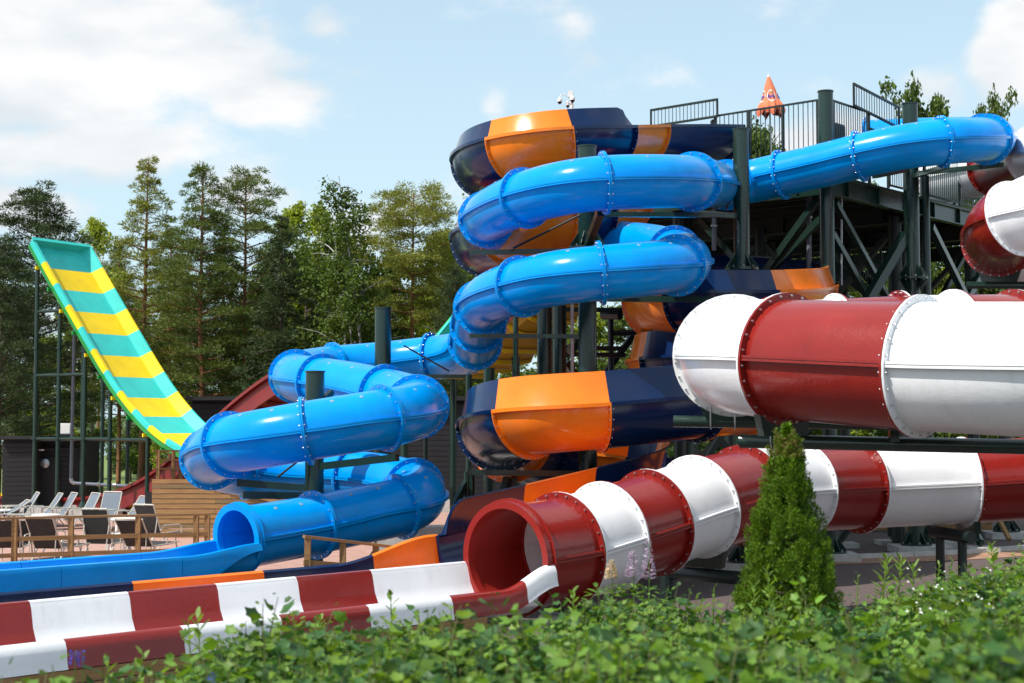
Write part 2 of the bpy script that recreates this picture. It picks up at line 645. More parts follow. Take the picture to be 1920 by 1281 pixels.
# kerb, brick path and the dark gravel bed in front of it
KP = [P(900, 1062, 33.6), P(1100, 1058, 34.2), P(1340, 1052, 35.0), P(1560, 1047, 35.9), P(1700, 1043, 36.6), P(1800, 1037, 37.4), P(1920, 1029, 38.8), P(2100, 1016, 41.2), P(2400, 1000, 44.6)]
ks, _ = catmull(KP, 10)
ks = [Vector((p.x, p.y, 0)) for p in ks]
kfr = frames(ks)
mb = MB()
mb.sweep([[p - sd * -0.0 + sd * x + Vector((0, 0, 0.010)) for x in (0.0, 1.25)] for (p, t, sd, u) in kfr])
struct(mb.obj('brick_path', 'path_brick', smooth=0))
kerb = MB()
kerb_o = thing('kerb', None, None, kfr[0][0])
del kerb_o['world_parts']
struct(kerb_o)
kerb_o.location = (0, 0, 0)
dist, last = 0.0, 0
for i in range(1, len(ks)):
    if (ks[i] - ks[last]).length > 0.98:
        a, b = ks[last], ks[i]
        t = (b - a).normalized()
        m = MB()
        m.beam(a + t * 0.006 + Vector((0, 0, 0.055)), b - t * 0.006 + Vector((0, 0, 0.055)), 0.14, 0.11)
        m.obj('kerb_stone', 'concrete', kerb_o, smooth=0)
        last = i

# ------------------------------------------------------------------ slide builders


def ring_flange(mb, fr, R, w=0.065, th=0.06, n=40, a0=0.0, a1=2 * math.pi, mi=0):
    p, t, sd, u = fr
    full = abs(a1 - a0 - 2 * math.pi) < 1e-6
    rows = []
    for k in range(n if full else n + 1):
        a = a0 + (a1 - a0) * k / n
        d = sd * math.cos(a) + u * math.sin(a)
        rows.append([p + d * (R - 0.012) - t * th / 2, p + d * (R + w) - t * th / 2, p + d * (R + w) + t * th / 2, p + d * (R - 0.012) + t * th / 2])
    if full:
        rows.append(rows[0])
    mb.sweep(rows, closed=True, cap=False, mi=mi)


def add_bolts(mb, fr, R, n, th=0.06, a0=0.0, a1=2 * math.pi, r=0.0135):
    p, t, sd, u = fr
    for k in range(n):
        a = a0 + (a1 - a0) * (k + 0.5) / n
        d = sd * math.cos(a) + u * math.sin(a)
        c = p + d * (R + 0.036)
        mb.tube([c - t * (th / 2 + 0.022), c + t * (th / 2 + 0.022)], r, 6)


def tube_profile(R, n=48):
    return [(R * math.cos(2 * math.pi * k / n), R * math.sin(2 * math.pi * k / n)) for k in range(n)]


def lip_profiles(R, w):
    """the pair of seam lips on each side of a tube, a thin gap between them"""
    out = []
    for sg in (1, -1):
        for (z0, z1) in ((0.004, 0.032), (-0.032, -0.004)):
            pr = [(sg * (R - 0.01), z0), (sg * (R + w), z0), (sg * (R + w), z1), (sg * (R - 0.01), z1)]
            out.append(pr if sg > 0 else pr[::-1])
    return out


def tube_slide(root, ctrl, R, w, colours, nb, per=10, plugs=False, end_rim=None, ring_w=0.085):
    pts = [P(c[0], c[1], c[2]) for c in ctrl]
    s, idx = catmull(pts, per)
    s = smooth_path(s, idx, 6)
    fr = frames(s)
    prof = tube_profile(R)
    fl = [i for i, c in enumerate(ctrl) if len(c) > 3 and c[3]]
    bolts, plug = MB(), MB()
    for j in range(len(fl) - 1):
        a, b = idx[fl[j]], idx[fl[j + 1]]
        m = MB()
        m.sweep([row(fr[k], prof) for k in range(a, b + 1)], closed=True)
        for lp in lip_profiles(R, w):
            m.sweep([row(fr[k], lp) for k in range(a, b + 1)], closed=True, cap=True)
        sec = m.obj('tube_section', colours[j % len(colours)], root, smooth=30)
        for (e, side) in ((a, 1), (b, -1)):
            f = fr[e]
            p, t, sd, u = f
            r = MB()
            ring_flange(r, (p + t * (0.016 * side), t, sd, u), R, ring_w, 0.026)
            r.obj('ring_flange', colours[j % len(colours)], sec, smooth=40)
        if plugs and (b - a) > 8:
            for kk in (a + (b - a) // 3, a + 2 * (b - a) // 3):
                p, t, sd, u = fr[kk]
                nd = -1 if sd.y > 0 else 1
                ang = math.radians(58)
                d = sd * (nd * math.cos(ang)) + u * math.sin(ang)
                plug.lathe(p + d * (R - 0.004), [(0.035, 0), (0.035, 0.008), (0.02, 0.012)], 8, ax=(t, d.cross(t), d))
    for j in fl[1:-1]:
        add_bolts(bolts, fr[idx[j]], R + 0.012, nb, 0.058)
    for j in (fl[0], fl[-1]):
        add_bolts(bolts, fr[idx[j]], R, nb, 0.05)
    o = bolts.obj('flange_bolts', 'bolt', root, smooth=0)
    o['kind'] = 'stuff'
    if plugs:
        o = plug.obj('lifting_plugs', 'plug', root, smooth=0)
        o['kind'] = 'stuff'
    return s, idx, fr


# ------------------------------------------------------------------ blue tube slide
blue_ctrl = [
    (1622, 262, 39.6, 1), (1700, 259, 39.2, 1), (1790, 257, 38.5), (1842, 258, 37.5, 1), (1864, 260, 36.2), (1852, 262, 34.9, 1),
    (1815, 263, 34.1), (1768, 266, 33.7, 1), (1690, 276, 33.9), (1612, 293, 34.3, 1), (1540, 311, 34.8), (1465, 328, 35.3, 1), (1400, 342, 35.7),
    (1362, 347, 35.2, 1), (1343, 347, 33.6), (1328, 344, 31.6), (1300, 341, 29.6, 1), (1230, 340, 28.5),
    (1130, 343, 28.0, 1), (1055, 353, 28.2), (985, 371, 28.9, 1), (935, 393, 30.0), (911, 411, 31.2, 1), (925, 427, 32.5), (975, 438, 33.4, 1),
    (1060, 450, 33.8, 1), (1150, 457, 33.3, 1), (1220, 465, 32.2), (1265, 477, 31.0, 1), (1287, 489, 29.8), (1270, 498, 28.7, 1), (1215, 504, 28.0),
    (1125, 512, 27.7, 1), (1045, 521, 27.9), (978, 537, 28.6, 1), (925, 556, 29.6), (904, 576, 30.6, 1), (896, 613, 31.7, 1), (891, 645, 32.9, 1),
    (876, 660, 34.0), (846, 667, 34.8), (815, 671, 35.1, 1), (720, 682, 35.4), (622, 690, 35.0, 1), (572, 698, 34.2), (553, 706, 33.2, 1), (565, 711, 32.3), (600, 716, 31.5, 1),
    (660, 726, 30.6), (722, 740, 29.6, 1), (768, 752, 28.7), (783, 763, 27.8, 1), (768, 774, 26.9), (722, 784, 26.3, 1), (650, 796, 26.1),
    (575, 808, 26.0, 1), (495, 822, 26.1), (432, 834, 26.6, 1), (403, 848, 27.4), (396, 860, 28.4, 1), (412, 872, 29.5), (462, 882, 30.1, 1),
    (560, 890, 30.2), (662, 894, 29.6, 1), (735, 904, 29.0), (778, 918, 28.3, 1), (783, 934, 27.6), (752, 950, 27.1, 1), (675, 966, 26.8),
    (588, 985, 26.2, 1), (520, 997, 25.6), (450, 1009, 25.0, 1)]
blue = thing('tube_slide', 'bright blue tube slide winding down in stacked loops to an open mouth', 'water slide', PZ(590, 28.5))
RB = 0.5
bs, bidx, bfr = tube_slide(blue, blue_ctrl, RB, 0.055, ['blue'], 18, plugs=True)

# ------------------------------------------------------------------ red and white tube slide
red_ctrl = [
    (1765, 336, 44.0, 1), (1868, 314, 40.4, 1), (1950, 290, 36.6, 1), (1985, 285, 35.2), (2035, 300, 32.4, 1), (2025, 340, 30.2), (1975, 378, 29.4, 1),
    (1903, 411, 29.6, 1), (1876, 430, 30.8), (1872, 452, 32.0, 1), (1905, 478, 33.2, 1), (1990, 505, 33.8, 1), (2110, 545, 32.5, 1), (2160, 585, 28.5, 1), (2110, 622, 25.0, 1),
    (2000, 643, 23.2, 1), (1900, 641, 22.5, 1), (1787, 643, 22.1, 1), (1690, 646, 21.9, 1), (1570, 652, 21.8, 1), (1455, 659, 21.4, 1), (1385, 664, 20.4),
    (1376, 667, 19.3, 1), (1402, 670, 18.4), (1470, 674, 17.8, 1), (1595, 681, 17.1), (1728, 687, 16.5, 1), (1830, 690, 16.05), (1965, 694, 15.7, 1),
    (2150, 700, 15.9, 1), (2330, 735, 18.2), (2360, 790, 22.0, 1), (2210, 860, 25.2, 1), (2000, 891, 26.2, 1),
    (1800, 905, 26.2, 1), (1705, 909, 26.0), (1612, 913, 25.7, 1), (1498, 918, 24.9, 1), (1392, 928, 23.7, 1), (1308, 950, 22.8, 1),
    (1222, 980, 22.1, 1), (1137, 1006, 21.4, 1), (1054, 1031, 20.75, 1), (957, 1047, 20.0, 1)]
RR = 0.69
redw = thing('tube_slide', 'large red and white striped tube slide ending in a round open mouth above the shrubs', 'water slide', PZ(1310, 22.8))
nflag = sum(1 for c in red_ctrl if len(c) > 3)
rcols = ['red' if (nflag - 2 - j) % 2 == 0 else 'white' for j in range(nflag - 1)]
# the sections on the front run: white bend end, red, white
rs_, ridx, rfr = tube_slide(redw, red_ctrl, RR, 0.06, rcols, 26, ring_w=0.08)
# rim of the open mouth
p, t, sd, u = rfr[-1]
m = MB()
ring_flange(m, (p + t * 0.05, t, sd, u), RR - 0.03, 0.08, 0.12)
m.obj('mouth_rim', 'red', redw)
p, t, sd, u = bfr[-1]
m = MB()
ring_flange(m, (p + t * 0.04, t, sd, u), RB - 0.03, 0.10, 0.10)
m.obj('mouth_rim', 'blue', blue)

# ------------------------------------------------------------------ navy and orange open flume
RN = 0.82
N_, O_ = 'navy', 'orange'
navy_ctrl = [  # px, py of the rim-level centre, distance, colour of the section that starts here, tall wall on the left (-1) or right (1)
    (1338, 244, 37.8, N_, 0), (1245, 243, 36.0), (1192, 243, 34.8, O_, 0), (1132, 245, 33.5, N_, -1), (1054, 252, 32.45, O_, -1), (957, 271, 32.9, N_, -1),
    (922, 287, 34.0), (913, 303, 35.3, O_, -1), (940, 319, 36.7), (1005, 331, 37.5, N_, -1), (1085, 346, 37.6, O_, -1), (1140, 358, 36.9), (1160, 372, 35.5, O_, -1), (1145, 385, 34.1),
    (1095, 394, 33.0, N_, -1), (1040, 401, 32.5, O_, -1), (998, 410, 32.4), (955, 423, 32.9, N_, -1), (920, 436, 34.0), (912, 449, 35.3, O_, -1), (940, 462, 36.6), (1010, 474, 37.6, N_, -1),
    (1120, 486, 38.4, O_, -1), (1250, 498, 38.8, N_, -1), (1390, 510, 38.4, N_, -1), (1470, 523, 37.3), (1506, 537, 35.8, O_, -1), (1480, 547, 34.2), (1394, 552, 32.9, N_, -1), (1345, 553, 32.6),
    (1290, 554, 32.8, O_, -1), (1250, 558, 33.6), (1236, 565, 34.9, N_, -1), (1255, 578, 36.4), (1310, 594, 37.6, O_, -1), (1400, 612, 38.0, N_, -1), (1480, 628, 37.0), (1508, 640, 35.4, O_, -1),
    (1470, 652, 34.1), (1370, 664, 33.3, N_, -1), (1310, 669, 33.3), (1264, 673, 33.8, O_, -1), (1243, 678, 34.9), (1250, 685, 36.2, N_, -1), (1310, 696, 37.4, O_, -1), (1400, 708, 37.2, N_, -1), (1490, 718, 35.8), (1512, 724, 33.6, O_, -1),
    (1480, 727, 31.8), (1400, 734, 30.4, O_, -1), (1300, 742, 29.3, N_, -1), (1215, 749, 28.7), (1112, 760, 28.4, O_, -1), (1050, 764, 28.3), (992, 771, 28.6, N_, -1),
    (945, 784, 29.6), (936, 800, 30.8, O_, -1), (955, 828, 32.0, N_, -1), (1010, 841, 32.9, N_, -1), (1090, 850, 33.3, O_, -1), (1200, 856, 33.2, N_, 1), (1290, 876, 32.4, O_, 1), (1325, 888, 31.0, N_, 1), (1290, 907, 29.6, N_, 1),
    (1180, 938, 28.0, O_, 1), (1030, 978, 26.4, N_, 1), (950, 999, 25.5), (895, 1012, 24.85, N_, 1)]
navy = thing('flume_slide', 'dark navy and orange open flume spiralling down around the tower with tall outer wall', 'water slide', PZ(1100, 30))


def flume_profile(R, wall, Hw=0.62, n=24):
    pr = [(R * math.cos(math.pi + math.pi * k / n), R * math.sin(math.pi + math.pi * k / n)) for k in range(n + 1)]
    if wall == -1:
        pr = [(-R + 0.19, Hw), (-R + 0.15, Hw - 0.01), (-R + 0.02, 0.03)] + pr
    elif wall == 1:
        pr = pr + [(R - 0.02, 0.03), (R - 0.15, Hw - 0.01), (R - 0.19, Hw)]
    return pr


npts = [P(c[0], c[1], c[2]) for c in navy_ctrl]
ns, nidx = catmull(npts, 9)
ns = smooth_path(ns, nidx, 14)
nfr = frames(ns)
nb_ = MB()
nfl = [i for i, c in enumerate(navy_ctrl) if len(c) > 3]
nsec = len(nfl) - 1
cols = [navy_ctrl[k][3] for k in nfl[:-1]]
for j in range(nsec):
    a, b = nidx[nfl[j]], nidx[nfl[j + 1]]
    wall = navy_ctrl[nfl[j]][4]
    c = cols[j]
    m = MB()
    H0 = 0.44 if navy_ctrl[nfl[j]][1] < 500 else (0.47 if navy_ctrl[nfl[j]][1] < 600 else 0.60)

    def hw(k):
        f = (k - a) / (b - a)
        if j == nsec - 1 and f > 0.62:
            return max(0.06, H0 * math.sqrt(max(0, 1 - ((f - 0.62) / 0.38) ** 2)))
        if j == 2:        # the tall wall starts with a rounded corner
            return max(0.06, H0 * math.sqrt(max(0, 1 - max(0, 1 - f / 0.22) ** 2)))
        return H0
    m.sweep([row(nfr[k], flume_profile(RN, wall, hw(k))) for k in range(a, b + 1)])
    sec = m.obj('flume_section', c, navy, smooth=30, solid=0.03)
    for sgn in (-1, 1):
        lg = MB()
        pr = [(sgn * (RN - 0.01), -0.035), (sgn * (RN + 0.075), -0.035), (sgn * (RN + 0.075), 0.03), (sgn * (RN - 0.01), 0.03)]
        if sgn < 0:
            pr = pr[::-1]
        lg.sweep([row(nfr[k], pr) for k in range(a, b + 1)], closed=True, cap=True)
        lg.obj('rim_ledge', c, sec, smooth=30)
    for (e, side) in ((a, 1), (b, -1)):
        p, t, sd, u = nfr[e]
        r = MB()
        ring_flange(r, (p + t * 0.014 * side, t, sd, u), RN + 0.012, 0.065, 0.022, 24, math.pi, 2 * math.pi)
        r.obj('joint_rib', c, sec, smooth=40)
    add_bolts(nb_, nfr[a], RN + 0.01, 14, 0.05, math.pi, 2 * math.pi)
o = nb_.obj('flange_bolts', 'bolt', navy, smooth=0)
o['kind'] = 'stuff'

# ------------------------------------------------------------------ run-out troughs
UD = Vector((-0.675, -0.738, 0)).normalized()
SD = UD.cross(Vector((0, 0, 1))).normalized()      # far side


def s_at_px(p0, px):
    """distance along UD from p0 where that line crosses the pixel column px"""
    c, sn = math.cos(PITCH), math.sin(PITCH)
    k = (px - 960) / F
    d0 = p0.y * c + (p0.z - CAMH) * sn
    return (p0.x - k * d0) / (k * UD.y * c - UD.x)


def trough(root, p0, prof_at, s0, s1, name, m, n=14, solid=0.02):
    mb = MB()
    rows = []
    for i in range(n + 1):
        s = s0 + (s1 - s0) * i / n
        c = p0 + UD * s
        rows.append([c + SD * x + Vector((0, 0, z)) for (x, z) in prof_at(s)])
    mb.sweep(rows)
    return mb.obj(name, m, root, smooth=40, solid=solid)


def lerp(a, b, t):
    return a + (b - a) * t


def sstep(t):
    t = min(1, max(0, t))
    return t * t * (3 - 2 * t)


# red and white trough
rend = rs_[-1]
rp0 = Vector((rend.x, rend.y, 0))


def red_main(s):
    zt = 1.26
    rise = sstep(1 - s / 0.9)
    nl = lerp(1.03, 1.28, rise)
    return [(0.70, zt - 0.02), (0.735, zt + 0.012), (0.70, zt + 0.005), (0.665, zt - 0.06), (0.62, 1.0), (0.54, 0.84), (0.40, 0.72), (0.2, 0.665), (-0.1, 0.66), (-0.35, 0.70), (-0.52, 0.80), (-0.60, nl - 0.09), (-0.645, nl)]


def red_lip(s):
    rise = sstep(1 - s / 0.9)
    nl = lerp(1.03, 1.28, rise)
    return [(-0.645, nl), (-0.675, nl + 0.03), (-0.72, nl + 0.035), (-0.76, nl + 0.01), (-0.79, nl - 0.06), (-0.80, nl - 0.16), (-0.82, nl - 0.235)]


farl = rp0 + SD * 0.7 + Vector((0, 0, 1.2))
nearl = rp0 - SD * 0.76 + Vector((0, 0, 0.9))
cuts = [0.05] + [s_at_px(farl, px) for px in (695, 555, 405, 240, 55)] + [s_at_px(farl, -70), s_at_px(farl, -180)]
tro = thing('runout_trough', 'red and white open run-out trough on a timber plank base at the bottom left', 'water slide', rp0 + UD * 4)
for i in range(len(cuts) - 1):
    trough(tro, rp0, red_main, cuts[i], cuts[i + 1], 'trough_panel', 'white' if i % 2 == 0 else 'red', solid=0.016)
cuts2 = [0.0, s_at_px(nearl, 985), s_at_px(nearl, 846), s_at_px(nearl, 691), s_at_px(nearl, 526), s_at_px(nearl, 342), s_at_px(nearl, 122), s_at_px(nearl, -60), s_at_px(nearl, -200)]
for i in range(len(cuts2) - 1):
    trough(tro, rp0, red_lip, cuts2[i], cuts2[i + 1], 'lip_panel', 'white' if i % 2 == 0 else 'red', solid=0.016)
# plank base under the trough
L = cuts[-1]
zr = 0.785
k = 0
while zr > -0.05:
    off = 0.6 * (k % 3)
    s = 0.2 - off
    while s < L:
        e = min(s + 3.6, L)
        a = rp0 + UD * max(s, 1.3) - SD * 0.80
        b = rp0 + UD * (e - 0.006) - SD * 0.80
        if e > 1.5:
            m = MB()
            jt = R0.uniform(-0.006, 0.006)
            m.beam(a + Vector((0, 0, zr - 0.06)) - SD * jt, b + Vector((0, 0, zr - 0.06)) - SD * jt, 0.045, 0.118)
            m.obj('plank', 'wood_plank', tro, smooth=0)
        s += 3.6
    zr -= 0.132
    k += 1

# blue trough
bend_ = bs[-1]
bp0 = Vector((bend_.x, bend_.y, 0))


def blue_prof(s):
    k = sstep(s / 1.4)
    zt = lerp(1.19, 1.06, k)
    sk = lerp(0.10, 0.62, sstep(s / 1.9))
    zb = 0.68
    return [(0.60, zt - 0.25 * k - 0.05), (0.585, zt + 0.005), (0.53, zt + 0.02), (0.49, zt), (0.45, zb + 0.22), (0.33, zb + 0.07), (0.12, zb), (-0.12, zb), (-0.33, zb + 0.07), (-0.45, zb + 0.22),
            (-0.49, zt), (-0.53, zt + 0.02), (-0.575, zt + 0.01), (-0.60, zt - 0.05), (-0.62, zt - sk)]


btr = thing('runout_trough', 'plain bright blue open run-out trough leading left from the blue tube mouth', 'water slide', bp0 + UD * 3)
bn = bp0 - SD * 0.5 + Vector((0, 0, 1))
bc = [0.02, s_at_px(bn, 335), s_at_px(bn, 108), s_at_px(bn, -110), s_at_px(bn, -300)]
for i in range(len(bc) - 1):
    trough(btr, bp0, blue_prof, bc[i] + 0.004, bc[i + 1] - 0.004, 'trough_panel', 'blue', 16)

# navy and orange trough
nend = ns[-1]
np0 = Vector((nend.x, nend.y, 0))
zn0 = nend.z


def navy_prof(s):
    k = sstep((s - 0.15) / 2.1)
    zf = lerp(zn0 + 0.04, 0.93, k)
    zn = lerp(zn0 + 0.03, 0.86, sstep(s / 1.3))
    zb = zn0 - 0.86 + 0.0
    return [(0.95, zf - 0.14), (0.94, zf - 0.02), (0.88, zf + 0.01), (0.84, zf - 0.02), (0.80, lerp(zb, zf, 0.45)), (0.62, lerp(zb, zf, 0.14)), (0.3, zb + 0.02), (-0.3, zb + 0.02), (-0.62, lerp(zb, zn, 0.14)), (-0.80, lerp(zb, zn, 0.45)),
            (-0.84, zn - 0.02), (-0.88, zn + 0.012), (-0.94, zn - 0.02), (-0.95, zn - 0.16)]


ntr = thing('runout_trough', 'low orange and navy run-out trough between the blue and the red troughs', 'water slide', np0 + UD * 3)
nf = np0 + SD * 0.9 + Vector((0, 0, 0.95))
nc = [0.03, s_at_px(nf, 695), s_at_px(nf, 490), s_at_px(nf, 245), s_at_px(nf, -40), s_at_px(nf, -220)]
for i in range(len(nc) - 1):
    trough(ntr, np0, navy_prof, nc[i], nc[i + 1], 'trough_panel', 'orange' if i % 2 == 0 else 'navy', 18)

# short stands below the run-outs
for (root, q0, ss, z1) in ((btr, bp0, (1.0, 3.5, 6.0), 0.66), (ntr, np0, (0.6, 3.2, 5.8), 0.25)):
    for s in ss:
        m = MB()
        c = q0 + UD * s
        m.box((c.x, c.y, z1 / 2), (0.9, 0.25, z1), (SD, UD, Vector((0, 0, 1))))
        m.obj('concrete_foot', 'concrete', root, smooth=0)

# ------------------------------------------------------------------ steel columns
Z = Vector((0, 0, 1))


def top_z(px, py, d):
    return P(px, py, d).z


def column(px, py_ref, d, top_py, dia, label, joints=(), cap=True, plinth=True, bottom=0.0, m='steel', arms=()):
    base = P(px, py_ref, d)
    x, y = base.x, base.y
    zt = top_z(px, top_py, d) if top_py is not None else 9.0
    root = thing('steel_column', label, 'column', (x, y, bottom))
    r = dia / 2
    b = MB()
    b.lathe((x, y, 0), [(r, bottom + 0.02), (r, zt)], 28)
    b.obj('shaft', m, root, smooth=40)
    if cap:
        b = MB()
        b.lathe((x, y, zt), [(r + 0.016, -0.012), (r + 0.016, 0.014)], 28)
        b.obj('cap_plate', m, root, smooth=40)
    if plinth:
        b = MB()
        b.box((x, y, bottom + 0.07), (1.15, 1.15, 0.2))
        b.obj('concrete_plinth', 'concrete', root, smooth=0)
        joint(root, x, y, bottom + 0.185, r, up=True, down=False, m=m)
    for jy in joints:
        joint(root, x, y, top_z(px, jy, d), r, m=m)
    return root, x, y, r


def joint(root, x, y, z, r, up=True, down=True, m='steel'):
    b = MB()
    b.lathe((x, y, z), [(r + 0.19, -0.028), (r + 0.19, 0.028)], 28)
    b.obj('joint_plate', m, root, smooth=40)
    g, bo = MB(), MB()
    for k in range(8):
        a = 2 * math.pi * (k + 0.5) / 8
        d, t = Vector((math.cos(a), math.sin(a), 0)), Vector((-math.sin(a), math.cos(a), 0))
        c = Vector((x, y, z))
        for (on, sg) in ((up, 1), (down, -1)):
            if on:
                a0, a1 = c + d * (r - 0.01) + Z * (0.028 * sg), c + d * (r + 0.18) + Z * (0.028 * sg)
                a2 = c + d * (r + 0.0) + Z * (0.33 * sg)
                a3 = c + d * (r + 0.18) + Z * (0.075 * sg)
                h = t * 0.008
                g.add([q + h for q in (a0, a1, a3, a2)] + [q - h for q in (a0, a1, a3, a2)],
                      [(0, 1, 2, 3), (7, 6, 5, 4), (0, 4, 5, 1), (1, 5, 6, 2), (2, 6, 7, 3), (3, 7, 4, 0)])
        ab = a + math.pi / 8
        db = Vector((math.cos(ab), math.sin(ab), 0))
        bo.tube([c + db * (r + 0.12) + Z * -0.06, c + db * (r + 0.12) + Z * 0.07], 0.02, 6)
    g.obj('gusset_plates', m, root, smooth=0)['kind'] = 'stuff'
    bo.obj('joint_bolts', 'galv', root, smooth=0)['kind'] = 'stuff'


def saddle(root, fr, R, reach=0.16, wide=0.34, m='steel'):
    """steel cradle that hugs the underside of a tube at one ring"""
    p, t, sd, u = fr
    b = MB()
    rows = []
    for k in range(11):
        a = math.radians(-90 - 34 + 68 * k / 10)
        d = sd * math.cos(a) + u * math.sin(a)
        q = p + d * (R + 0.075)
        lo = p + sd * (math.cos(a) * (R + 0.075)) * 0.8 - u * (R + reach + 0.09)
        rows.append([q - t * 0.05, q + t * 0.05, lo + t * 0.05, lo - t * 0.05])
    b.sweep(rows, closed=True, cap=True)
    b.obj('saddle', m, root, smooth=40)
    return p - u * (R + reach + 0.09)


def arm(root, a, b, w=0.12, h=0.15, name='support_arm', m='steel'):
    mb = MB()
    mb.beam(a, b, w, h)
    return mb.obj(name, m, root, smooth=0)


def rod(root, a, b, r=0.02, name='tie_rod', m='steel_dark', n=8):
    mb = MB()
    mb.tube([a, b], r, n)
    return mb.obj(name, m, root, smooth=40)


def strut(root, a, b, w=0.13, m='steel'):
    mb = MB()
    mb.beam(a, b, w, w)
    return mb.obj('brace', m, root, smooth=0)


cA = column(718, 640, 32.6, 578, 0.345, 'dark green column rising above the far blue loop, before the trees')
arm(cA[0], P(745, 706, 32.6), P(872, 706, 33.0), 0.12, 0.08)
rod(cA[0], P(757, 648, 32.6), P(842, 696, 33.0), 0.018)
arm(cA[0], P(620, 744, 33.4), P(716, 740, 32.8), 0.12, 0.12)

cB = column(590.5, 760, 28.4, 697, 0.345, 'dark green column threaded through the lowest blue loops')
for (q0, q1) in (((590, 930, 28.4), (455, 928, 28.0)), ((590, 916, 28.4), (445, 905, 28.4)), ((590, 876, 28.4), (745, 858, 27.4))):
    arm(cB[0], P(*q0), P(*q1), 0.12, 0.13)
rod(cB[0], P(575, 852, 28.2), P(520, 895, 28.0), 0.02)
arm(cB[0], P(606, 750, 28.4), P(622, 735, 28.6), 0.10, 0.10, 'bracket')

cC = column(1101, 400, 30.4, 275, 0.365, 'dark green column standing inside the upper blue loops', joints=(466,))
arm(cC[0], P(1092, 470, 30.4), P(882, 474, 30.2), 0.14, 0.09)
rod(cC[0], P(1088, 403, 30.0), P(962, 466, 30.0), 0.022)
arm(cC[0], P(1116, 402, 30.2), P(1360, 404, 29.6), 0.14, 0.09)
arm(cC[0], P(1085, 631, 30.4), P(880, 630, 30.0), 0.14, 0.08)
arm(cC[0], P(1115, 560, 30.3), P(1345, 562, 29.4), 0.14, 0.11)
arm(cC[0], P(1116, 556, 30.2), P(1122, 520, 28.0), 0.1, 0.12, 'bracket')
arm(cC[0], P(1100, 465, 30.2), P(1126, 398, 28.6), 0.13, 0.16, 'bracket')
arm(cC[0], P(1085, 888, 30.3), P(876, 886, 30.2), 0.12, 0.11)

cD = column(1390, 370, 33.2, 243, 0.345, 'dark green column in front of the blue tube, left of the closed parasol', joints=(505,))
arm(cD[0], P(1376, 405, 33.0), P(1290, 398, 30.2), 0.14, 0.11)
rod(cD[0], P(1374, 350, 33.0), P(1362, 392, 33.6), 0.02)
cE = column(1550, 370, 35.7, 172, 0.345, 'tall dark green column at the near corner of the tower deck')
cF = column(1709, 400, 38.0, 195, 0.375, 'tall dark green column right of the tower deck with bolted mid joint', joints=(522,))
arm(cF[0], P(1722, 325, 37.8), P(1878, 309, 35.2), 0.13, 0.10)
arm(cF[0], P(1700, 318, 37.8), P(1640, 330, 36.0), 0.13, 0.12)
arm(cF[0], P(1716, 330, 37.8), P(1775, 312, 34.6), 0.13, 0.10)
cG = column(1736, 500, 39.6, 330, 0.24, 'slimmer dark green column just right of the bolted joint column', cap=False)
cH = column(1284, 430, 41.5, 395, 0.40, 'short stretch of column showing between the blue loops and the tower', cap=False)
cI = column(1021, 650, 35.0, 560, 0.34, 'thick dark green column behind the blue drop, left of the looped column', cap=False)
cJ = column(1049, 650, 36.2, 470, 0.33, 'dark green column beside the thick one behind the blue drop', cap=False)
cK = column(967, 650, 33.6, 595, 0.115, 'thin green pole behind the vertical blue drop', cap=False)
cL = column(879, 790, 37.5, 700, 0.15, 'thin green post below the yellow underside, left one', cap=False)
cM = column(917, 850, 37.0, 690, 0.27, 'green column below the yellow underside near the plank-clad building', cap=False)
cN = column(798, 840, 36.0, 750, 0.10, 'thin green pole left of the navy bend before the black wall', cap=False)
# small frame under the lowest navy bend
fr_ = thing('steel_stand', 'green steel frame under the lowest navy bend', 'frame', PZ(880, 30.6))
for px in (876, 884):
    m = MB()
    a = P(px, 885, 30.8)
    m.tube([Vector((a.x, a.y, 0)), a], 0.065, 12)
    m.obj('post', 'steel', fr_)
strut(fr_, P(852, 948, 30.6), P(874, 905, 30.8), 0.12)
strut(fr_, P(940, 945, 31.2), P(952, 896, 31.4), 0.14)
strut(fr_, P(955, 945, 31.6), P(965, 896, 31.6), 0.14)
m = MB()
c = PZ(900, 32.2)
m.box((c.x, c.y, 0.5), (4.2, 0.8, 1.0))
m.obj('concrete_plinth', 'concrete', fr_, smooth=0)

# ------------------------------------------------------------------ pipes and cradles below the red and white slide
pipe1 = thing('support_pipe', 'green horizontal pipe under the white bend of the upper red and white tube', 'pipe', P(1268, 791, 19.6))
a, b = P(1263, 790, 19.5), P(2120, 802, 18.6)
m = MB()
m.tube([a, b], 0.072, 20)
m.obj('pipe', 'steel', pipe1)
pipe2 = thing('support_pipe', 'nearer green pipe with a round end cap just behind the conifer', 'pipe', P(1388, 827, 18.4))
a2, b2 = P(1390, 827, 18.3), P(2120, 842, 16.4)
m = MB()
m.tube([a2, b2], 0.082, 24)
m.obj('pipe', 'steel', pipe2)
m = MB()
tt = (a2 - b2).normalized()
m.tube([a2, a2 + tt * 0.012], 0.083, 24)
m.obj('end_cap', 'steel', pipe2)
off_col = column(2060, 800, 17.9, 560, 0.34, 'dark green column outside the right edge carrying the pipes')


def u_bolt(root, p, ax, r):
    ax = ax.normalized()
    s = ax.cross(Z).normalized()
    pts = [p + s * r + Z * (r + 0.10)] + [p + s * (r * math.cos(t)) + Z * (r * math.sin(t)) for t in np.linspace(0, -math.pi, 9)] + [p - s * r + Z * (r + 0.10)]
    m = MB()
    m.tube(pts, 0.011, 6)
    m.obj('u_bolt', 'galv', root)


def fr_at(fr, s, px, lo, hi):
    best, bi = 1e9, lo
    for i in range(lo, hi):
        p = fr[i][0]
        c, sn = math.cos(PITCH), math.sin(PITCH)
        q = 960 + F * p.x / (p.y * c + (p.z - CAMH) * sn)
        if abs(q - px) < best:
            best, bi = abs(q - px), i
    return fr[bi]


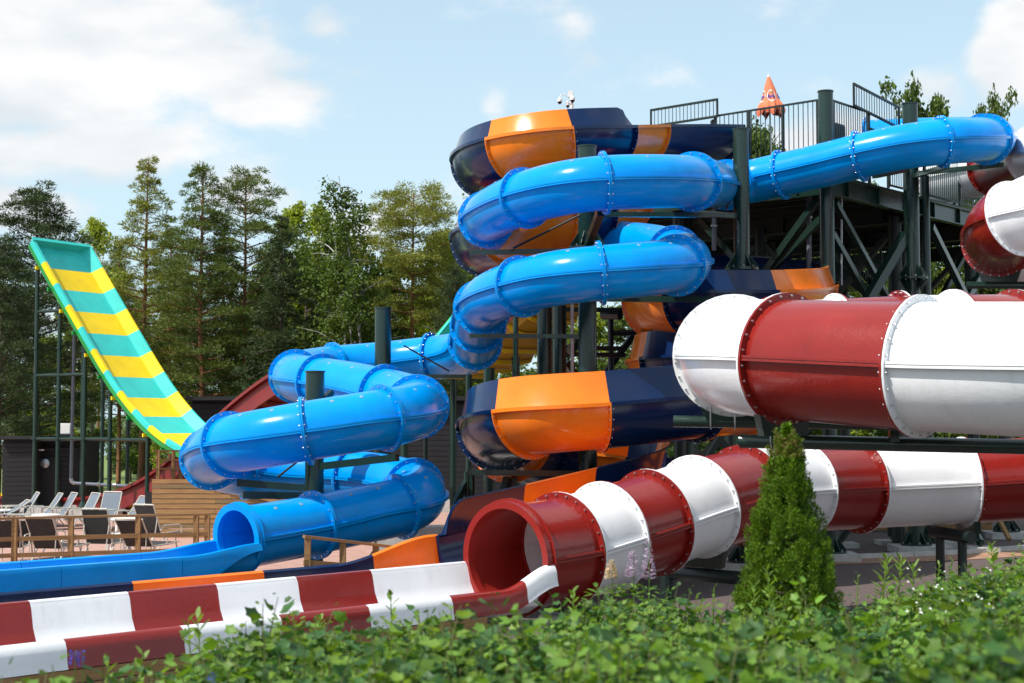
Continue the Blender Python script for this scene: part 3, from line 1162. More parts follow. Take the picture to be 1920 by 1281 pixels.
for (px, pp, aa, bb, rr) in ((1331, pipe1, a, b, 0.072), (1377, pipe1, a, b, 0.072), (1466, pipe2, a2, b2, 0.082), (1448, pipe2, a2, b2, 0.082)):
    c, sn = math.cos(PITCH), math.sin(PITCH)
    best = min((abs(960 + F * q.x / (q.y * c + (q.z - CAMH) * sn) - px), i, q) for i, q in enumerate([aa.lerp(bb, k / 200) for k in range(201)]))
    u_bolt(pp, best[2], bb - aa, rr + 0.012)
fa = rfr[ridx[24]]
lo = saddle(pipe2, fa, RR, 0.10)
strut(pipe2, lo, Vector((lo.x, lo.y, a2.z + 0.02)), 0.16, 'steel')
fa = rfr[ridx[22]]
saddle(pipe1, fa, RR, 0.05)
p_ = P(1676, 818, 17.3)
m = MB()
m.box(p_, (0.10, 0.10, 0.13))
m.obj('bracket', 'steel', pipe2, smooth=0)

# cradle with two posts under the lower run
cr = thing('slide_cradle', 'dark green two-post cradle under the lower red and white tube, right of the conifer', 'support', PZ(1785, 26.2))
fa = rfr[ridx[34]]
lo = saddle(cr, fa, RR, 0.12)
m = MB()
q0, q1 = P(1755, 998, 26.4), P(1818, 1008, 25.6)
m.tube([q0 + (q0 - q1) * 0.1, q1 + (q1 - q0) * 0.05], 0.105, 18)
m.obj('cross_pipe', 'steel_dark', cr)
for q in (q0.lerp(q1, 0.12), q0.lerp(q1, 0.78)):
    m = MB()
    m.tube([Vector((q.x, q.y, 0)), q], 0.075, 16)
    m.obj('post', 'steel_dark', cr)
# cradle under the curved end
cr2 = thing('slide_cradle', 'dark green cradle under the curved end of the red and white tube', 'support', PZ(1320, 22.8))
fa = rfr[ridx[39]]
lo = saddle(cr2, fa, RR, 0.12)
m = MB()
q0, q1 = lo - fa[2] * 0.9 - Z * 0.12, lo + fa[2] * 0.9 - Z * 0.12
m.tube([q0, q1], 0.10, 18)
m.obj('cross_pipe', 'steel_dark', cr2)
for k in (0.12, 0.88):
    q = q0.lerp(q1, k)
    m = MB()
    m.tube([Vector((q.x, q.y, 0)), q], 0.11, 16)
    m.obj('post', 'steel_dark', cr2)
    m = MB()
    m.box((q.x, q.y, 0.06), (0.8, 0.8, 0.16))
    m.obj('concrete_plinth', 'concrete', cr2, smooth=0)
cr3 = thing('slide_cradle', 'low cradle under the red mouth end of the striped tube', 'support', PZ(1085, 20.9))
fa = rfr[ridx[42]]
lo = saddle(cr3, fa, RR, 0.06)
m = MB()
m.box((lo.x, lo.y, lo.z / 2 - 0.03), (0.7, 0.3, max(0.1, lo.z - 0.02)), (fa[2], fa[1], Z))
m.obj('concrete_foot', 'concrete', cr3, smooth=0)
# cradle under the far right red bend
cr4 = thing('slide_cradle', 'green cradle and pipe under the far right red and white bend', 'support', PZ(1880, 32))
m = MB()
m.tube([P(1812, 535, 31.6), P(2080, 535, 31.2)], 0.075, 18)
m.obj('pipe', 'steel', cr4)
fa = rfr[ridx[9]]
lo = saddle(cr4, fa, RR, 0.1)
a = P(2062, 540, 31.3)
m = MB()
m.tube([Vector((a.x, a.y, 0)), a], 0.16, 18)
m.obj('post', 'steel', cr4)

# feet on the gravel, right
for i, (x0, y0, x1, y1, d0, d1, lab) in enumerate((
        (1578, 1018, 1602, 975, 39.6, 38.8, 'leaning green brace with its foot on a pad right of the conifer'),
        (1672, 1012, 1668, 960, 40.5, 40.5, 'green prop on a pad left of the big column foot'),
        (1752, 1025, 1742, 950, 38.6, 38.0, 'bright edged green prop right of the big column foot'),
        (1838, 1030, 1800, 950, 38.2, 39.5, 'leaning green prop on a pad near the kerb'))):
    q0 = PZ(x0, d0, 0.22)
    q1 = P(x1, y1, d1)
    q2 = q0 + (q1 - q0) * 1.9
    r_ = thing('prop', lab, 'prop', (q0.x, q0.y, 0))
    m = MB()
    m.tube([q0, q2], 0.10, 16)
    m.obj('shaft', 'steel', r_)
    m = MB()
    m.box((q0.x, q0.y, 0.12), (0.05, 0.14, 0.26))
    m.obj('foot_plate', 'steel', r_, smooth=0)
    m = MB()
    m.box((q0.x, q0.y, 0.04), (0.75, 0.75, 0.16))
    m.obj('concrete_plinth', 'concrete', r_, smooth=0)

# ------------------------------------------------------------------ tower deck
E1 = Vector((-0.76, 0.65, 0)).normalized()
E2 = Vector((0.65, 0.76, 0)).normalized()
C0 = P(1550, 300, 35.9)
C0.z = 0
DZ = 9.0
LA, LB = 9.2, 14.0


def D(a, b, z):
    return Vector((C0.x, C0.y, z)) + E1 * a + E2 * b


tower = thing('slide_tower', 'dark green steel slide tower with a wide raised deck on columns and braces', 'tower', D(4, 5, 0))
for i in range(14):       # deck boards, seen from below
    m = MB()
    m.box(D(LA / 2, 0.5 + i * 1.0, DZ - 0.03), (LA, 0.985, 0.05), (E1, E2, Z))
    m.obj('deck_panel', 'steel_dark', tower, smooth=0)
for i in range(17):
    m = MB()
    b = 0.35 + i * 0.83
    m.box(D(LA / 2, b, DZ - 0.15), (LA - 0.24, 0.05, 0.17), (E1, E2, Z))
    m.box(D(LA / 2, b, DZ - 0.24), (LA - 0.24, 0.10, 0.012), (E1, E2, Z))
    m.obj('joist', 'steel_dark', tower, smooth=0)


def ibeam(root, p, q, h=0.42, w=0.2, m='steel', name='edge_beam'):
    b = MB()
    t, s, u = frame_of(q - p)
    L_ = (q - p).length
    b.box((p + q) / 2, (L_, 0.02, h), (t, s, u))
    b.box((p + q) / 2 + u * (h / 2), (L_, w, 0.022), (t, s, u))
    b.box((p + q) / 2 - u * (h / 2), (L_, w, 0.022), (t, s, u))
    n = max(2, int(L_ / 1.4))
    for k in range(n):
        b.box(p + (q - p) * ((k + 0.5) / n), (0.02, w * 0.9, h - 0.04), (t, s, u))
    return b.obj(name, m, root, smooth=0)


ibeam(tower, D(0, 0, DZ - 0.3), D(LA, 0, DZ - 0.3))
ibeam(tower, D(0, 0.12, DZ - 0.3), D(0, LB, DZ - 0.3))
ibeam(tower, D(LA, 0.12, DZ - 0.3), D(LA, LB, DZ - 0.3))
for b_ in (4.6, 9.2, LB):
    ibeam(tower, D(0.15, b_, DZ - 0.46), D(LA - 0.15, b_, DZ - 0.46), 0.4, 0.2, 'steel_dark', 'cross_beam')
tcols = []
for (a_, b_, dia) in ((4.4, 0.3, 0.3), (8.6, 0.3, 0.3), (0.6, 4.6, 0.34), (4.6, 4.6, 0.34), (8.6, 4.6, 0.34), (0.6, 9.2, 0.34), (4.6, 9.2, 0.34), (8.6, 9.2, 0.34), (0.6, 13.4, 0.3), (4.6, 13.4, 0.3), (8.6, 13.4, 0.3)):
    c = D(a_, b_, 0)
    m = MB()
    m.lathe(c, [(dia / 2, 0), (dia / 2, DZ - 0.5)], 20)
    m.obj('column', 'steel_dark', tower)
    tcols.append(c)


def xbrace(p, q, z0, z1, w=0.13, m='steel_dark', both=True):
    strut(tower, Vector((p.x, p.y, z0)), Vector((q.x, q.y, z1)), w, m)
    if both:
        strut(tower, Vector((q.x, q.y, z0)), Vector((p.x, p.y, z1)), w, m)


xbrace(D(4.4, .3, 0), D(0.3, .3, 0), 4.6, 8.0, 0.15, 'steel', False)
xbrace(D(0.1, .4, 0), D(0.1, 4.6, 0), 7.6, 4.2, 0.14, 'steel', False)
strut(tower, P(1400, 560, 37.6), P(1532, 375, 36.3), 0.15, 'steel')
strut(tower, P(1566, 380, 36.2), P(1668, 565, 39.0), 0.13, 'steel')
strut(tower, P(1625, 566, 37.2), P(1698, 440, 38.0), 0.22, 'steel')
strut(tower, P(1745, 425, 39.8), P(1812, 560, 42.5), 0.17, 'steel')
strut(tower, P(1806, 570, 42.3), P(1870, 455, 44.5), 0.2, 'steel')
strut(tower, P(1312, 412, 38.6), P(1376, 482, 38.0), 0.15, 'steel')
strut(tower, P(1258, 440, 40.0), P(1218, 480, 40.6), 0.15, 'steel')
xbrace(tcols[2], tcols[3], 4.3, 8.2)
xbrace(tcols[3], tcols[4], 4.3, 8.2)
xbrace(tcols[5], tcols[6], 4.3, 8.2)
xbrace(tcols[2], tcols[5], 4.3, 8.2)
xbrace(tcols[4], tcols[7], 4.3, 8.2)
xbrace(tcols[3], tcols[4], 0.5, 4.0)
xbrace(tcols[6], tcols[7], 0.5, 4.0)
xbrace(tcols[4], tcols[7], 0.5, 4.0)
for (i, j) in ((2, 3), (3, 4), (5, 6), (6, 7), (2, 5), (4, 7), (0, 1), (1, 4), (0, 3)):
    p, q = tcols[i], tcols[j]
    for z in (4.2,):
        ibeam(tower, Vector((p.x, p.y, z)), Vector((q.x, q.y, z)), 0.25, 0.15, 'steel_dark', 'tie_beam')
# angle frames seen left of the tower, between the loops
strut(tower, P(1135, 700, 38.4), P(1215, 590, 38.8), 0.14, 'steel_dark')
strut(tower, P(1280, 560, 38.0), P(1200, 640, 38.4), 0.12, 'steel_dark')
strut(tower, P(1060, 680, 36.6), P(1085, 712, 36.8), 0.16, 'steel')
strut(tower, P(1068, 660, 36.6), P(1082, 640, 36.8), 0.16, 'steel')
for yy in (580, 652, 664):
    strut(tower, P(1040, yy, 37.4), P(1172, yy + 2, 37.8), 0.11, 'steel_dark')
strut(tower, P(1320, 870, 40), P(1362, 800, 40.2), 0.14, 'steel_dark')
strut(tower, P(1330, 800, 40.4), P(1372, 850, 40.6), 0.14, 'steel_dark')

# black water pipes inside the tower
wp = thing('water_pipe', 'black water pipe rising beside the navy flume box under the tower', 'pipe', PZ(1145, 38))
m = MB()
a = P(1145, 585, 38.2)
m.tube([Vector((a.x, a.y, 0.4)), a], 0.075, 14)
m.obj('riser', 'pipe_black', wp)
m = MB()
m.tube([P(1145, 625, 38.2), P(1230, 622, 38.4)], 0.07, 14)
m.obj('branch', 'pipe_black', wp)
m = MB()
m.tube([P(1130, 591, 38.0), P(1163, 591, 37.6)], 0.11, 14)
m.obj('outlet', 'pipe_black', wp)
wp = thing('water_pipe', 'dark grey down pipe left of the deck corner column', 'pipe', PZ(1517, 37))
m = MB()
m.tube([P(1517, 355, 37.0), P(1517, 520, 37.0)], 0.058, 14)
m.obj('riser', 'pipe_grey', wp)
m = MB()
m.lathe(P(1517, 408, 37), [(0.085, -0.02), (0.085, 0.02)], 14)
m.obj('clamp', 'galv', wp)
m = MB()
m.tube([P(1517, 518, 37.0), P(1514, 560, 37.1)], 0.10, 14)
m.obj('outlet', 'pipe_black', wp)
wp = thing('water_pipe', 'dark grey down pipe left of the middle column under the deck', 'pipe', PZ(1339, 38))
m = MB()
m.tube([P(1339, 385, 38.0), P(1339, 470, 38.0)], 0.058, 14)
m.obj('riser', 'pipe_grey', wp)
m = MB()
m.lathe(P(1339, 424, 38), [(0.085, -0.02), (0.085, 0.02)], 14)
m.obj('clamp', 'galv', wp)
wp = thing('drain_rod', 'thin pale vertical rod right of the deck corner column', 'rod', PZ(1578, 36.6))
m = MB()
m.tube([P(1578, 338, 36.6), P(1578, 535, 36.6)], 0.025, 8)
m.obj('rod', 'galv', wp)

# ------------------------------------------------------------------ railings


def railing(label, p, q, h, raise_from=None, bars=0.115, posts=(0.0, 1.0), m='steel_dark', low=0.08, name='railing', rail=0.045, parent=None):
    r_ = parent or thing(name, label, 'railing', p)
    t = (q - p)
    L_ = t.length
    bar_me, n = None, max(2, int(L_ / bars))
    for (z, nm) in ((h, 'top_rail'), (low, 'bottom_rail')):
        b = MB()
        b.beam(p + Z * z, q + Z * z, 0.04, rail)
        b.obj(nm, m, r_, smooth=0)
    for k in posts:
        b = MB()
        c = p + t * k
        b.box(c + Z * (h / 2), (0.06, 0.06, h), (t.normalized(), t.normalized().cross(Z), Z))
        b.obj('post', m, r_, smooth=0)
    b = MB()
    b.box((0, 0, 0), (0.016, 0.016, h - low), (t.normalized(), t.normalized().cross(Z), Z))
    bar_me = b.mesh('bar', m, 0)
    for i in range(1, n):
        o = link('bar', bar_me, r_)
        o.location = p + t * (i / n) + Z * ((h + low) / 2)
    return r_


HR = 1.75
ra = railing('dark railing along the left deck edge with close vertical bars behind the parasol', D(0.25, 0.05, DZ), D(3.1, 0.05, DZ), HR, posts=(0.0, 0.33, 0.66, 1.0), bars=0.125)
railing(None, D(3.1, 0.05, DZ), D(3.2, 0.05, DZ), HR - 0.1, posts=(1.0,), parent=ra)
rb = railing('lower dark railing at the far left of the deck above the orange flume', D(4.9, 0.05, DZ), D(8.6, 0.05, DZ), HR - 0.25, posts=(0.0, 0.18, 0.95), bars=0.11)
rg = thing('gate_panel', 'raised barred panel above the flume entrance at the left of the deck', 'railing', D(4, 0.1, DZ + 1.7))
pg, qg = D(3.0, -0.02, DZ + 1.72), D(5.0, -0.02, DZ + 1.72)
for z in (0.0, 0.42):
    m = MB()
    m.beam(pg + Z * z, qg + Z * z, 0.045, 0.055)
    m.obj('rail', 'steel_dark', rg, smooth=0)
for k in (0.0, 1.0):
    m = MB()
    m.box(pg.lerp(qg, k) + Z * 0.21, (0.05, 0.05, 0.47))
    m.obj('post', 'steel_dark', rg, smooth=0)
m = MB()
m.box((0, 0, 0), (0.016, 0.016, 0.40))
me_ = m.mesh('bar', 'steel_dark', 0)
for k in range(1, 18):
    link('bar', me_, rg).location = pg.lerp(qg, k / 18) + Z * 0.21
m = MB()
m.beam(D(3.3, 0.0, DZ + 1.45), D(4.9, 0.0, DZ + 1.35), 0.04, 0.05)
m.obj('lintel', 'steel_dark', rg, smooth=0)
rc = railing('dark railing along the right deck edge beside the corner column', D(-0.0, 0.3, DZ), D(0.0, 2.1, DZ), HR, posts=(0.0, 1.0), bars=0.11)
rc2 = railing('lower dark railing behind the blue tube at the right deck edge', D(0.0, 3.1, DZ), D(0.0, 4.6, DZ), HR - 0.3, posts=(0.0, 1.0), bars=0.11)
rg = thing('gate_panel', 'raised barred panel above the blue tube entrance', 'railing', D(0, 2.6, DZ + 1.7))
pg, qg = D(-0.06, 1.25, DZ + 1.78), D(-0.06, 3.6, DZ + 1.58)
for z in (0.0, 0.52):
    m = MB()
    m.beam(pg + Z * z, qg + Z * z, 0.045, 0.055)
    m.obj('rail', 'steel_dark', rg, smooth=0)
for k in (0.0, 1.0):
    m = MB()
    m.box(pg.lerp(qg, k) + Z * 0.26, (0.05, 0.05, 0.57))
    m.obj('post', 'steel_dark', rg, smooth=0)
m = MB()
m.box((0, 0, 0), (0.016, 0.016, 0.50))
me_ = m.mesh('bar', 'steel_dark', 0)
for k in range(1, 18):
    link('bar', me_, rg).location = pg.lerp(qg, k / 18) + Z * 0.26
m = MB()
m.beam(D(-0.02, 2.1, DZ + 1.35), D(-0.02, 3.1, DZ + 1.3), 0.04, 0.05)
m.obj('lintel', 'steel_dark', rg, smooth=0)
railing('dark railing on the far right deck edge by the white tube entrance', D(0.0, 5.1, DZ), D(0.0, 11.5, DZ), 1.2, posts=(0.0, 0.33, 0.66, 1.0), bars=0.12)
railing('dark railing along the back of the deck', D(0.2, LB - 0.1, DZ), D(LA, LB - 0.1, DZ), 1.2, posts=(0, 0.5, 1.0), bars=0.14)
eb = thing('equipment_box', 'grey control cabinet behind the bars right of the corner column', 'cabinet', D(0.6, 1.3, DZ))
m = MB()
m.box(D(0.55, 1.35, DZ + 0.95), (0.35, 0.5, 0.9), (E1, E2, Z))
m.obj('cabinet_body', 'pipe_grey', eb, smooth=0)
m = MB()
m.box(D(0.36, 1.35, DZ + 0.95), (0.02, 0.44, 0.8), (E1, E2, Z))
m.obj('cabinet_door', 'steel_dark', eb, smooth=0)
m = MB()
m.box(D(0.55, 1.35, DZ + 0.25), (0.1, 0.1, 0.5), (E1, E2, Z))
m.obj('stand', 'steel_dark', eb, smooth=0)

# stairs inside the tower


def stairs(label, p, q, width, n, rail=True):
    r_ = thing('stair_flight', label, 'stairs', p)
    t = (q - p)
    hd = Vector((t.x, t.y, 0)).normalized()
    s = hd.cross(Z)
    for sg in (-1, 1):
        b = MB()
        b.beam(p + s * (sg * width / 2), q + s * (sg * width / 2), 0.05, 0.28)
        b.obj('stringer', 'steel_dark', r_, smooth=0)
    b = MB()
    b.box((0, 0, 0), (0.27, width - 0.06, 0.04), (hd, s, Z))
    me = b.mesh('tread', 'steel_dark', 0)
    for k in range(n):
        link('tread', me, r_).location = p + t * ((k + 0.5) / n)
    if rail:
        for sg in (-1, 1):
            b = MB()
            b.beam(p + s * (sg * width / 2) + Z * 1.1, q + s * (sg * width / 2) + Z * 1.1, 0.045, 0.045)
            b.obj('hand_rail', 'steel', r_, smooth=0)
            b = MB()
            b.box((0, 0, 0), (0.018, 0.018, 1.05), (hd, s, Z))
            me = b.mesh('bar', 'steel', 0)
            nb2 = int(t.length / 0.16)
            for k in range(nb2):
                link('bar', me, r_).location = p + t * (k / nb2) + s * (sg * width / 2) + Z * 0.56
    return r_


stairs('dark metal stair flight rising left to right below the deck', P(1690, 600, 44.0), P(1565, 500, 44.6), 1.2, 12)
stairs('dark metal stair flight at the left below the deck', P(1440, 640, 45.0), P(1560, 510, 46.0), 1.2, 14)
stairs('dark metal stair flight behind the bolted joint column', P(1640, 520, 47.0), P(1760, 400, 47.5), 1.2, 14)
land = thing('stair_landing', 'dark barred stair landing below the deck', 'landing', P(1560, 560, 46))
m = MB()
c = P(1510, 545, 46.5)
m.box(c, (4.0, 2.0, 0.08), (E1, E2, Z))
m.obj('floor_plate', 'steel_dark', land, smooth=0)
railing(None, c - E2 * 1.0 - E1 * 2, c - E2 * 1.0 + E1 * 2, 1.2, parent=land, m='steel', bars=0.14)
railing(None, c - E1 * 2 - E2, c - E1 * 2 + E2, 1.2, parent=land, m='steel', bars=0.14)

# ------------------------------------------------------------------ closed parasol on the deck
pb = P(1448, 300, 38.6)
pb.z = DZ
par = thing('closed_parasol', 'closed orange parasol with printed round logos behind the deck railing', 'parasol', pb)
m = MB()
m.lathe(pb, [(0.3, 0.0), (0.3, 0.06), (0.05, 0.1)], 16)
m.obj('base', 'concrete', par)
ptop = P(1441, 143, 38.6)
m = MB()
m.tube([pb, ptop], 0.022, 10)
m.obj('pole', 'galv', par)
zt = ptop.z
hgt = (P(1441, 143, 38.6) - P(1441, 214, 38.6)).z
rows = []
NR, NS = 26, 96
for i in range(NR + 1):
    f = i / NR
    z = zt - f * hgt
    ax = pb.lerp(ptop, (z - pb.z) / (zt - pb.z))
    rb_ = 0.02 + 0.30 * (f ** 0.82) + (0.035 * sstep((f - 0.62) / 0.2)) - 0.05 * sstep((f - 0.9) / 0.1)
    r_row = []
    for k in range(NS):
        a = 2 * math.pi * k / NS
        fold = 0.10 * f * math.sin(8 * a + 0.9) + 0.07 * f * math.sin(13 * a + 1 + 2 * f) + 0.10 * sstep((f - 0.6) / 0.4) * math.sin(5 * a + 4)
        rr = rb_ * (1 + fold * 0.9)
        zz = z + (0.06 * math.sin(5 * a + 1.2) + 0.04 * math.sin(9 * a)) * sstep((f - 0.75) / 0.25)
        r_row.append(Vector((ax.x + rr * 0.98 * math.cos(a) + 0.05 * f, ax.y + rr * math.sin(a), zz)))
    rows.append(r_row + [r_row[0]])
m = MB()
m.sweep(rows)
canopy = m.obj('canopy', 'umbrella', par, smooth=60, solid=0.006)
m = MB()
m.lathe(ptop, [(0.03, -0.04), (0.03, 0.02), (0.01, 0.05)], 10)
m.obj('finial', 'plastic_white', par)


def canopy_pt(a, f, lift):
    """point on the folded cloth at angle a and fraction f"""
    i = min(NR - 1, int(f * NR))
    w = f * NR - i
    kf = (a % (2 * math.pi)) / (2 * math.pi) * NS
    k = int(kf)
    g = kf - k
    q = (rows[i][k] * (1 - g) + rows[i][k + 1] * g) * (1 - w) + (rows[i + 1][k] * (1 - g) + rows[i + 1][k + 1] * g) * w
    c = pb.lerp(ptop, (q.z - pb.z) / (zt - pb.z))
    d = Vector((q.x - c.x, q.y - c.y, 0)).normalized()
    return q + d * lift


def wrap_print(name, polys, m_, lift, a_c, f_c, sx, sy):
    """flat shapes (in units of the logo) laid on the cloth"""
    mb = MB()
    for (vs, fs) in polys:
        mb.add([canopy_pt(a_c + x * sx, f_c - y * sy, lift) for (x, y) in vs], fs)
    o = mb.obj(name, m_, canopy, smooth=0)
    return o


def disc(r0, r1, n=36):
    if r0 <= 0:
        vs = [(0, 0)] + [(r1 * math.cos(2 * math.pi * k / n), r1 * math.sin(2 * math.pi * k / n)) for k in range(n)]
        return vs, [(0, 1 + k, 1 + (k + 1) % n) for k in range(n)]
    vs = [(r * math.cos(2 * math.pi * k / n), r * math.sin(2 * math.pi * k / n)) for r in (r0, r1) for k in range(n)]
    return vs, [(k, (k + 1) % n, n + (k + 1) % n, n + k) for k in range(n)]


def text_polys(s, width, dy=0.0, slant=0.0):
    cu = bpy.data.curves.new('lettering', 'FONT')
    cu.body = s
    cu.align_x = 'CENTER'
    cu.align_y = 'CENTER'
    cu.offset = 0.02
    ob = bpy.data.objects.new('lettering', cu)
    COL.objects.link(ob)
    dg = bpy.context.evaluated_depsgraph_get()
    me = bpy.data.meshes.new_from_object(ob.evaluated_get(dg))
    bpy.data.objects.remove(ob)
    vs = [(v.co.x, v.co.y) for v in me.vertices]
    w = max(v[0] for v in vs) - min(v[0] for v in vs)
    k = width / w
    out = ([(x * k, y * k * 1.25 + dy + slant * x * k) for x, y in vs], [tuple(pp.vertices) for pp in me.polygons])
    bpy.data.meshes.remove(me)
    return out


TXT = text_polys('Fanta', 1.75, -0.12, 0.12)
for (ac) in (-1.62, -0.35, -2.9):
    wrap_print('logo_ring', [disc(0.88, 1.02)], 'print_white', 0.006, ac, 0.55, 0.52, 0.155)
    wrap_print('lettering', [TXT], 'print_blue', 0.012, ac, 0.55, 0.52, 0.155)
    wrap_print('logo_leaf', [([(-0.05, 0.42), (0.15, 0.40), (0.38, 0.58), (0.36, 0.68), (0.12, 0.66)], [(0, 1, 2, 3, 4)])], 'print_green', 0.010, ac, 0.55, 0.52, 0.155)

# ------------------------------------------------------------------ camera mast
mp_ = P(1072, 205, 36.2)
mast = thing('camera_mast', 'white mast with dome security cameras above the navy flume', 'camera mast', (mp_.x, mp_.y, 0))
zt = top_z(1072, 174, 36.2)
m = MB()
m.tube([Vector((mp_.x, mp_.y, 0)), Vector((mp_.x, mp_.y, zt))], 0.04, 12)
m.obj('pole', 'plastic_white', mast)
m = MB()
m.box((mp_.x - 0.03, mp_.y - 0.05, zt - 0.05), (0.11, 0.09, 0.16))
m.obj('junction_box', 'plastic_white', mast, smooth=0)


def dome(c, r=0.058):
    b = MB()
    b.lathe(c, [(0.02, 0.11), (0.03, 0.08), (r, 0.06), (r, 0.0)], 16)
    d_ = b.obj('dome_camera', 'plastic_white', mast)
    b = MB()
    b.lathe(c, [(0.012, -0.06), (r * 0.6, -0.042), (r * 0.9, -0.015), (r * 0.95, 0.0)], 16)
    b.obj('dome', 'plastic_dark', d_)


c1 = P(1049.5, 191, 36.1)
dome(c1)
m = MB()
m.tube([P(1065, 181, 36.1), P(1057, 177, 36.1), P(1051.5, 178, 36.1), P(1049.5, 184, 36.1)], 0.012, 8)
m.obj('arm', 'plastic_white', mast)
dome(P(1073.5, 188, 36.0))
dome(P(1064.5, 198, 36.2), 0.045)

# ------------------------------------------------------------------ green and yellow ramp slide, far left
RW = 2.12
RWV = Vector((0.53, 0.85, 0)).normalized()
ramp_ctrl = [P(62, 462, 52.0), P(93, 519, 51.6), P(125, 576, 51.2), P(158, 634, 50.8), P(191, 691, 50.4), P(216, 731, 50.05), P(243, 768, 49.7), P(283, 812, 49.1), P(338, 852, 48.3), P(400, 876, 47.4), P(470, 885, 46.4)]
rsmp, ri = catmull(ramp_ctrl, 8)
ramp = thing('ramp_slide', 'steep teal and yellow striped ramp slide towering over the loungers at the left', 'water slide', Vector((ramp_ctrl[8].x, ramp_ctrl[8].y, 0)))


def ramp_row(p, t, prof):
    n = RWV.cross(t).normalized()
    if n.z < 0:
        n = -n
    return [p + RWV * x + n * y for (x, y) in prof]


rprof = [(-0.24, 0.12), (-0.24, 0.27), (-0.21, 0.29), (-0.10, 0.29), (-0.07, 0.27), (0.06, 0.02), (0.14, 0.0), (RW - 0.14, 0.0), (RW - 0.06, 0.02), (RW + 0.18, 0.33), (RW + 0.23, 0.34), (RW + 0.25, 0.29)]
acc = [0.0]
for i in range(1, len(rsmp)):
    acc.append(acc[-1] + (rsmp[i] - rsmp[i - 1]).length)
tot = acc[-1]
nst = int(round(tot / (acc[ri[4]] / 5.45)))


def ramp_at(s):
    s = min(max(s, 0), tot)
    i = max(0, min(len(acc) - 2, next((k for k in range(len(acc) - 1) if acc[k + 1] >= s), len(acc) - 2)))
    f = (s - acc[i]) / max(1e-6, acc[i + 1] - acc[i])
    j0, j1 = max(0, i - 1), min(len(rsmp) - 1, i + 2)
    return rsmp[i].lerp(rsmp[i + 1], f), (rsmp[j1] - rsmp[j0]).normalized()


for k in range(nst):
    a_, b_ = tot * k / nst, tot * (k + 1) / nst
    m = MB()
    m.sweep([ramp_row(*ramp_at(a_ + (b_ - a_) * j / 5), rprof) for j in range(6)])
    cc = 'teal' if k % 2 == 0 else 'yellow'
    o = m.obj('ramp_panel', cc, ramp, smooth=30, solid=0.03)
    m = MB()      # stiffener under each panel joint
    p_, t_ = ramp_at(b_ - 0.04)
    n_ = RWV.cross(t_).normalized()
    n_ = n_ if n_.z > 0 else -n_
    m.beam(p_ - n_ * 0.09 - RWV * 0.3, p_ - n_ * 0.09 + RWV * (RW + 0.1), 0.05, 0.12)
    m.obj('stiffener', 'green_fibre' if k % 2 else 'yellow', o, smooth=0)
p_, t_ = ramp_at(0)
n_ = RWV.cross(t_).normalized()
n_ = n_ if n_.z > 0 else -n_
m = MB()
m.box(p_ + RWV * (RW / 2) + n_ * 0.15 - t_ * 0.02, (RW + 0.25, 0.06, 0.30), (RWV, t_, n_))
m.box(p_ + RWV * (RW / 2) + n_ * 0.31 - t_ * 0.05, (RW + 0.45, 0.12, 0.03), (RWV, t_, n_))
m.obj('back_board', 'teal', ramp, smooth=0)
m = MB()          # green side skirt of the left edge
m.sweep([ramp_row(*ramp_at(tot * j / 40), [(-0.21, 0.12), (-0.18, -0.06), (0.1, -0.08)]) for j in range(41)])
m.obj('side_skirt', 'green_fibre', ramp, solid=0.02)


def under_ramp(px, off):
    """steel post reaching up to the ramp's left edge (off metres to the right of it)"""
    best = None
    for j in range(200):
        p, t = ramp_at(tot * j / 199)
        q = p + RWV * off
        c, sn = math.cos(PITCH), math.sin(PITCH)
        x = 960 + F * q.x / (q.y * c + (q.z - CAMH) * sn)
        if best is None or abs(x - px) < best[0]:
            best = (abs(x - px), q)
    return best[1]


rfs = thing('ramp_scaffold', 'dark green steel frame of posts and rails carrying the teal and yellow ramp', 'frame', PZ(150, 51))
posts = []
for (px, off) in ((72, 0.15), (113, 0.15), (160, 0.15), (208, 0.15), (278, 0.15), (142, 2.3), (196, 2.3), (242, 2.3)):
    q = under_ramp(px, off)
    m = MB()
    m.tube([Vector((q.x, q.y, 0.3)), q - Z * 0.16], 0.072, 12)
    m.obj('post', 'steel', rfs)
    m = MB()
    m.lathe((q.x, q.y, 0.35), [(0.2, 0), (0.2, 0.03), (0.09, 0.28)], 8)
    m.obj('post_foot', 'steel', rfs, smooth=20)
    m = MB()
    m.box((q.x, q.y, q.z - 0.15), (0.34, 0.14, 0.08))
    m.obj('head_plate', 'steel', rfs, smooth=0)
    m = MB()
    m.box((q.x, q.y, 0.17), (0.72, 0.72, 0.42))
    m.obj('concrete_block', 'concrete', rfs, smooth=0)
    m = MB()
    for zc in (top_z(60, 652, 51.5), top_z(60, 823, 51.5)):
        if zc < q.z - 0.5:
            m.lathe((q.x, q.y, zc), [(0.12, -0.03), (0.12, 0.03)], 10)
    if m.v:
        m.obj('collars', 'steel', rfs)['kind'] = 'stuff'
    posts.append(q)
for (i, j, yy) in ((0, 1, 580), (0, 1, 702), (1, 2, 702), (2, 5, 702), (0, 1, 823), (1, 2, 823), (2, 3, 823), (3, 4, 824), (5, 6, 824), (6, 7, 826), (7, 4, 826), (5, 2, 640)):
    a, b = posts[i], posts[j]
    z = top_z(100, yy, 51.0)
    if z < min(a.z, b.z) + 0.4 or yy == 580:
        m = MB()
        m.tube([Vector((a.x, a.y, z)), Vector((b.x, b.y, z))], 0.055, 10)
        m.obj('rail', 'steel', rfs)
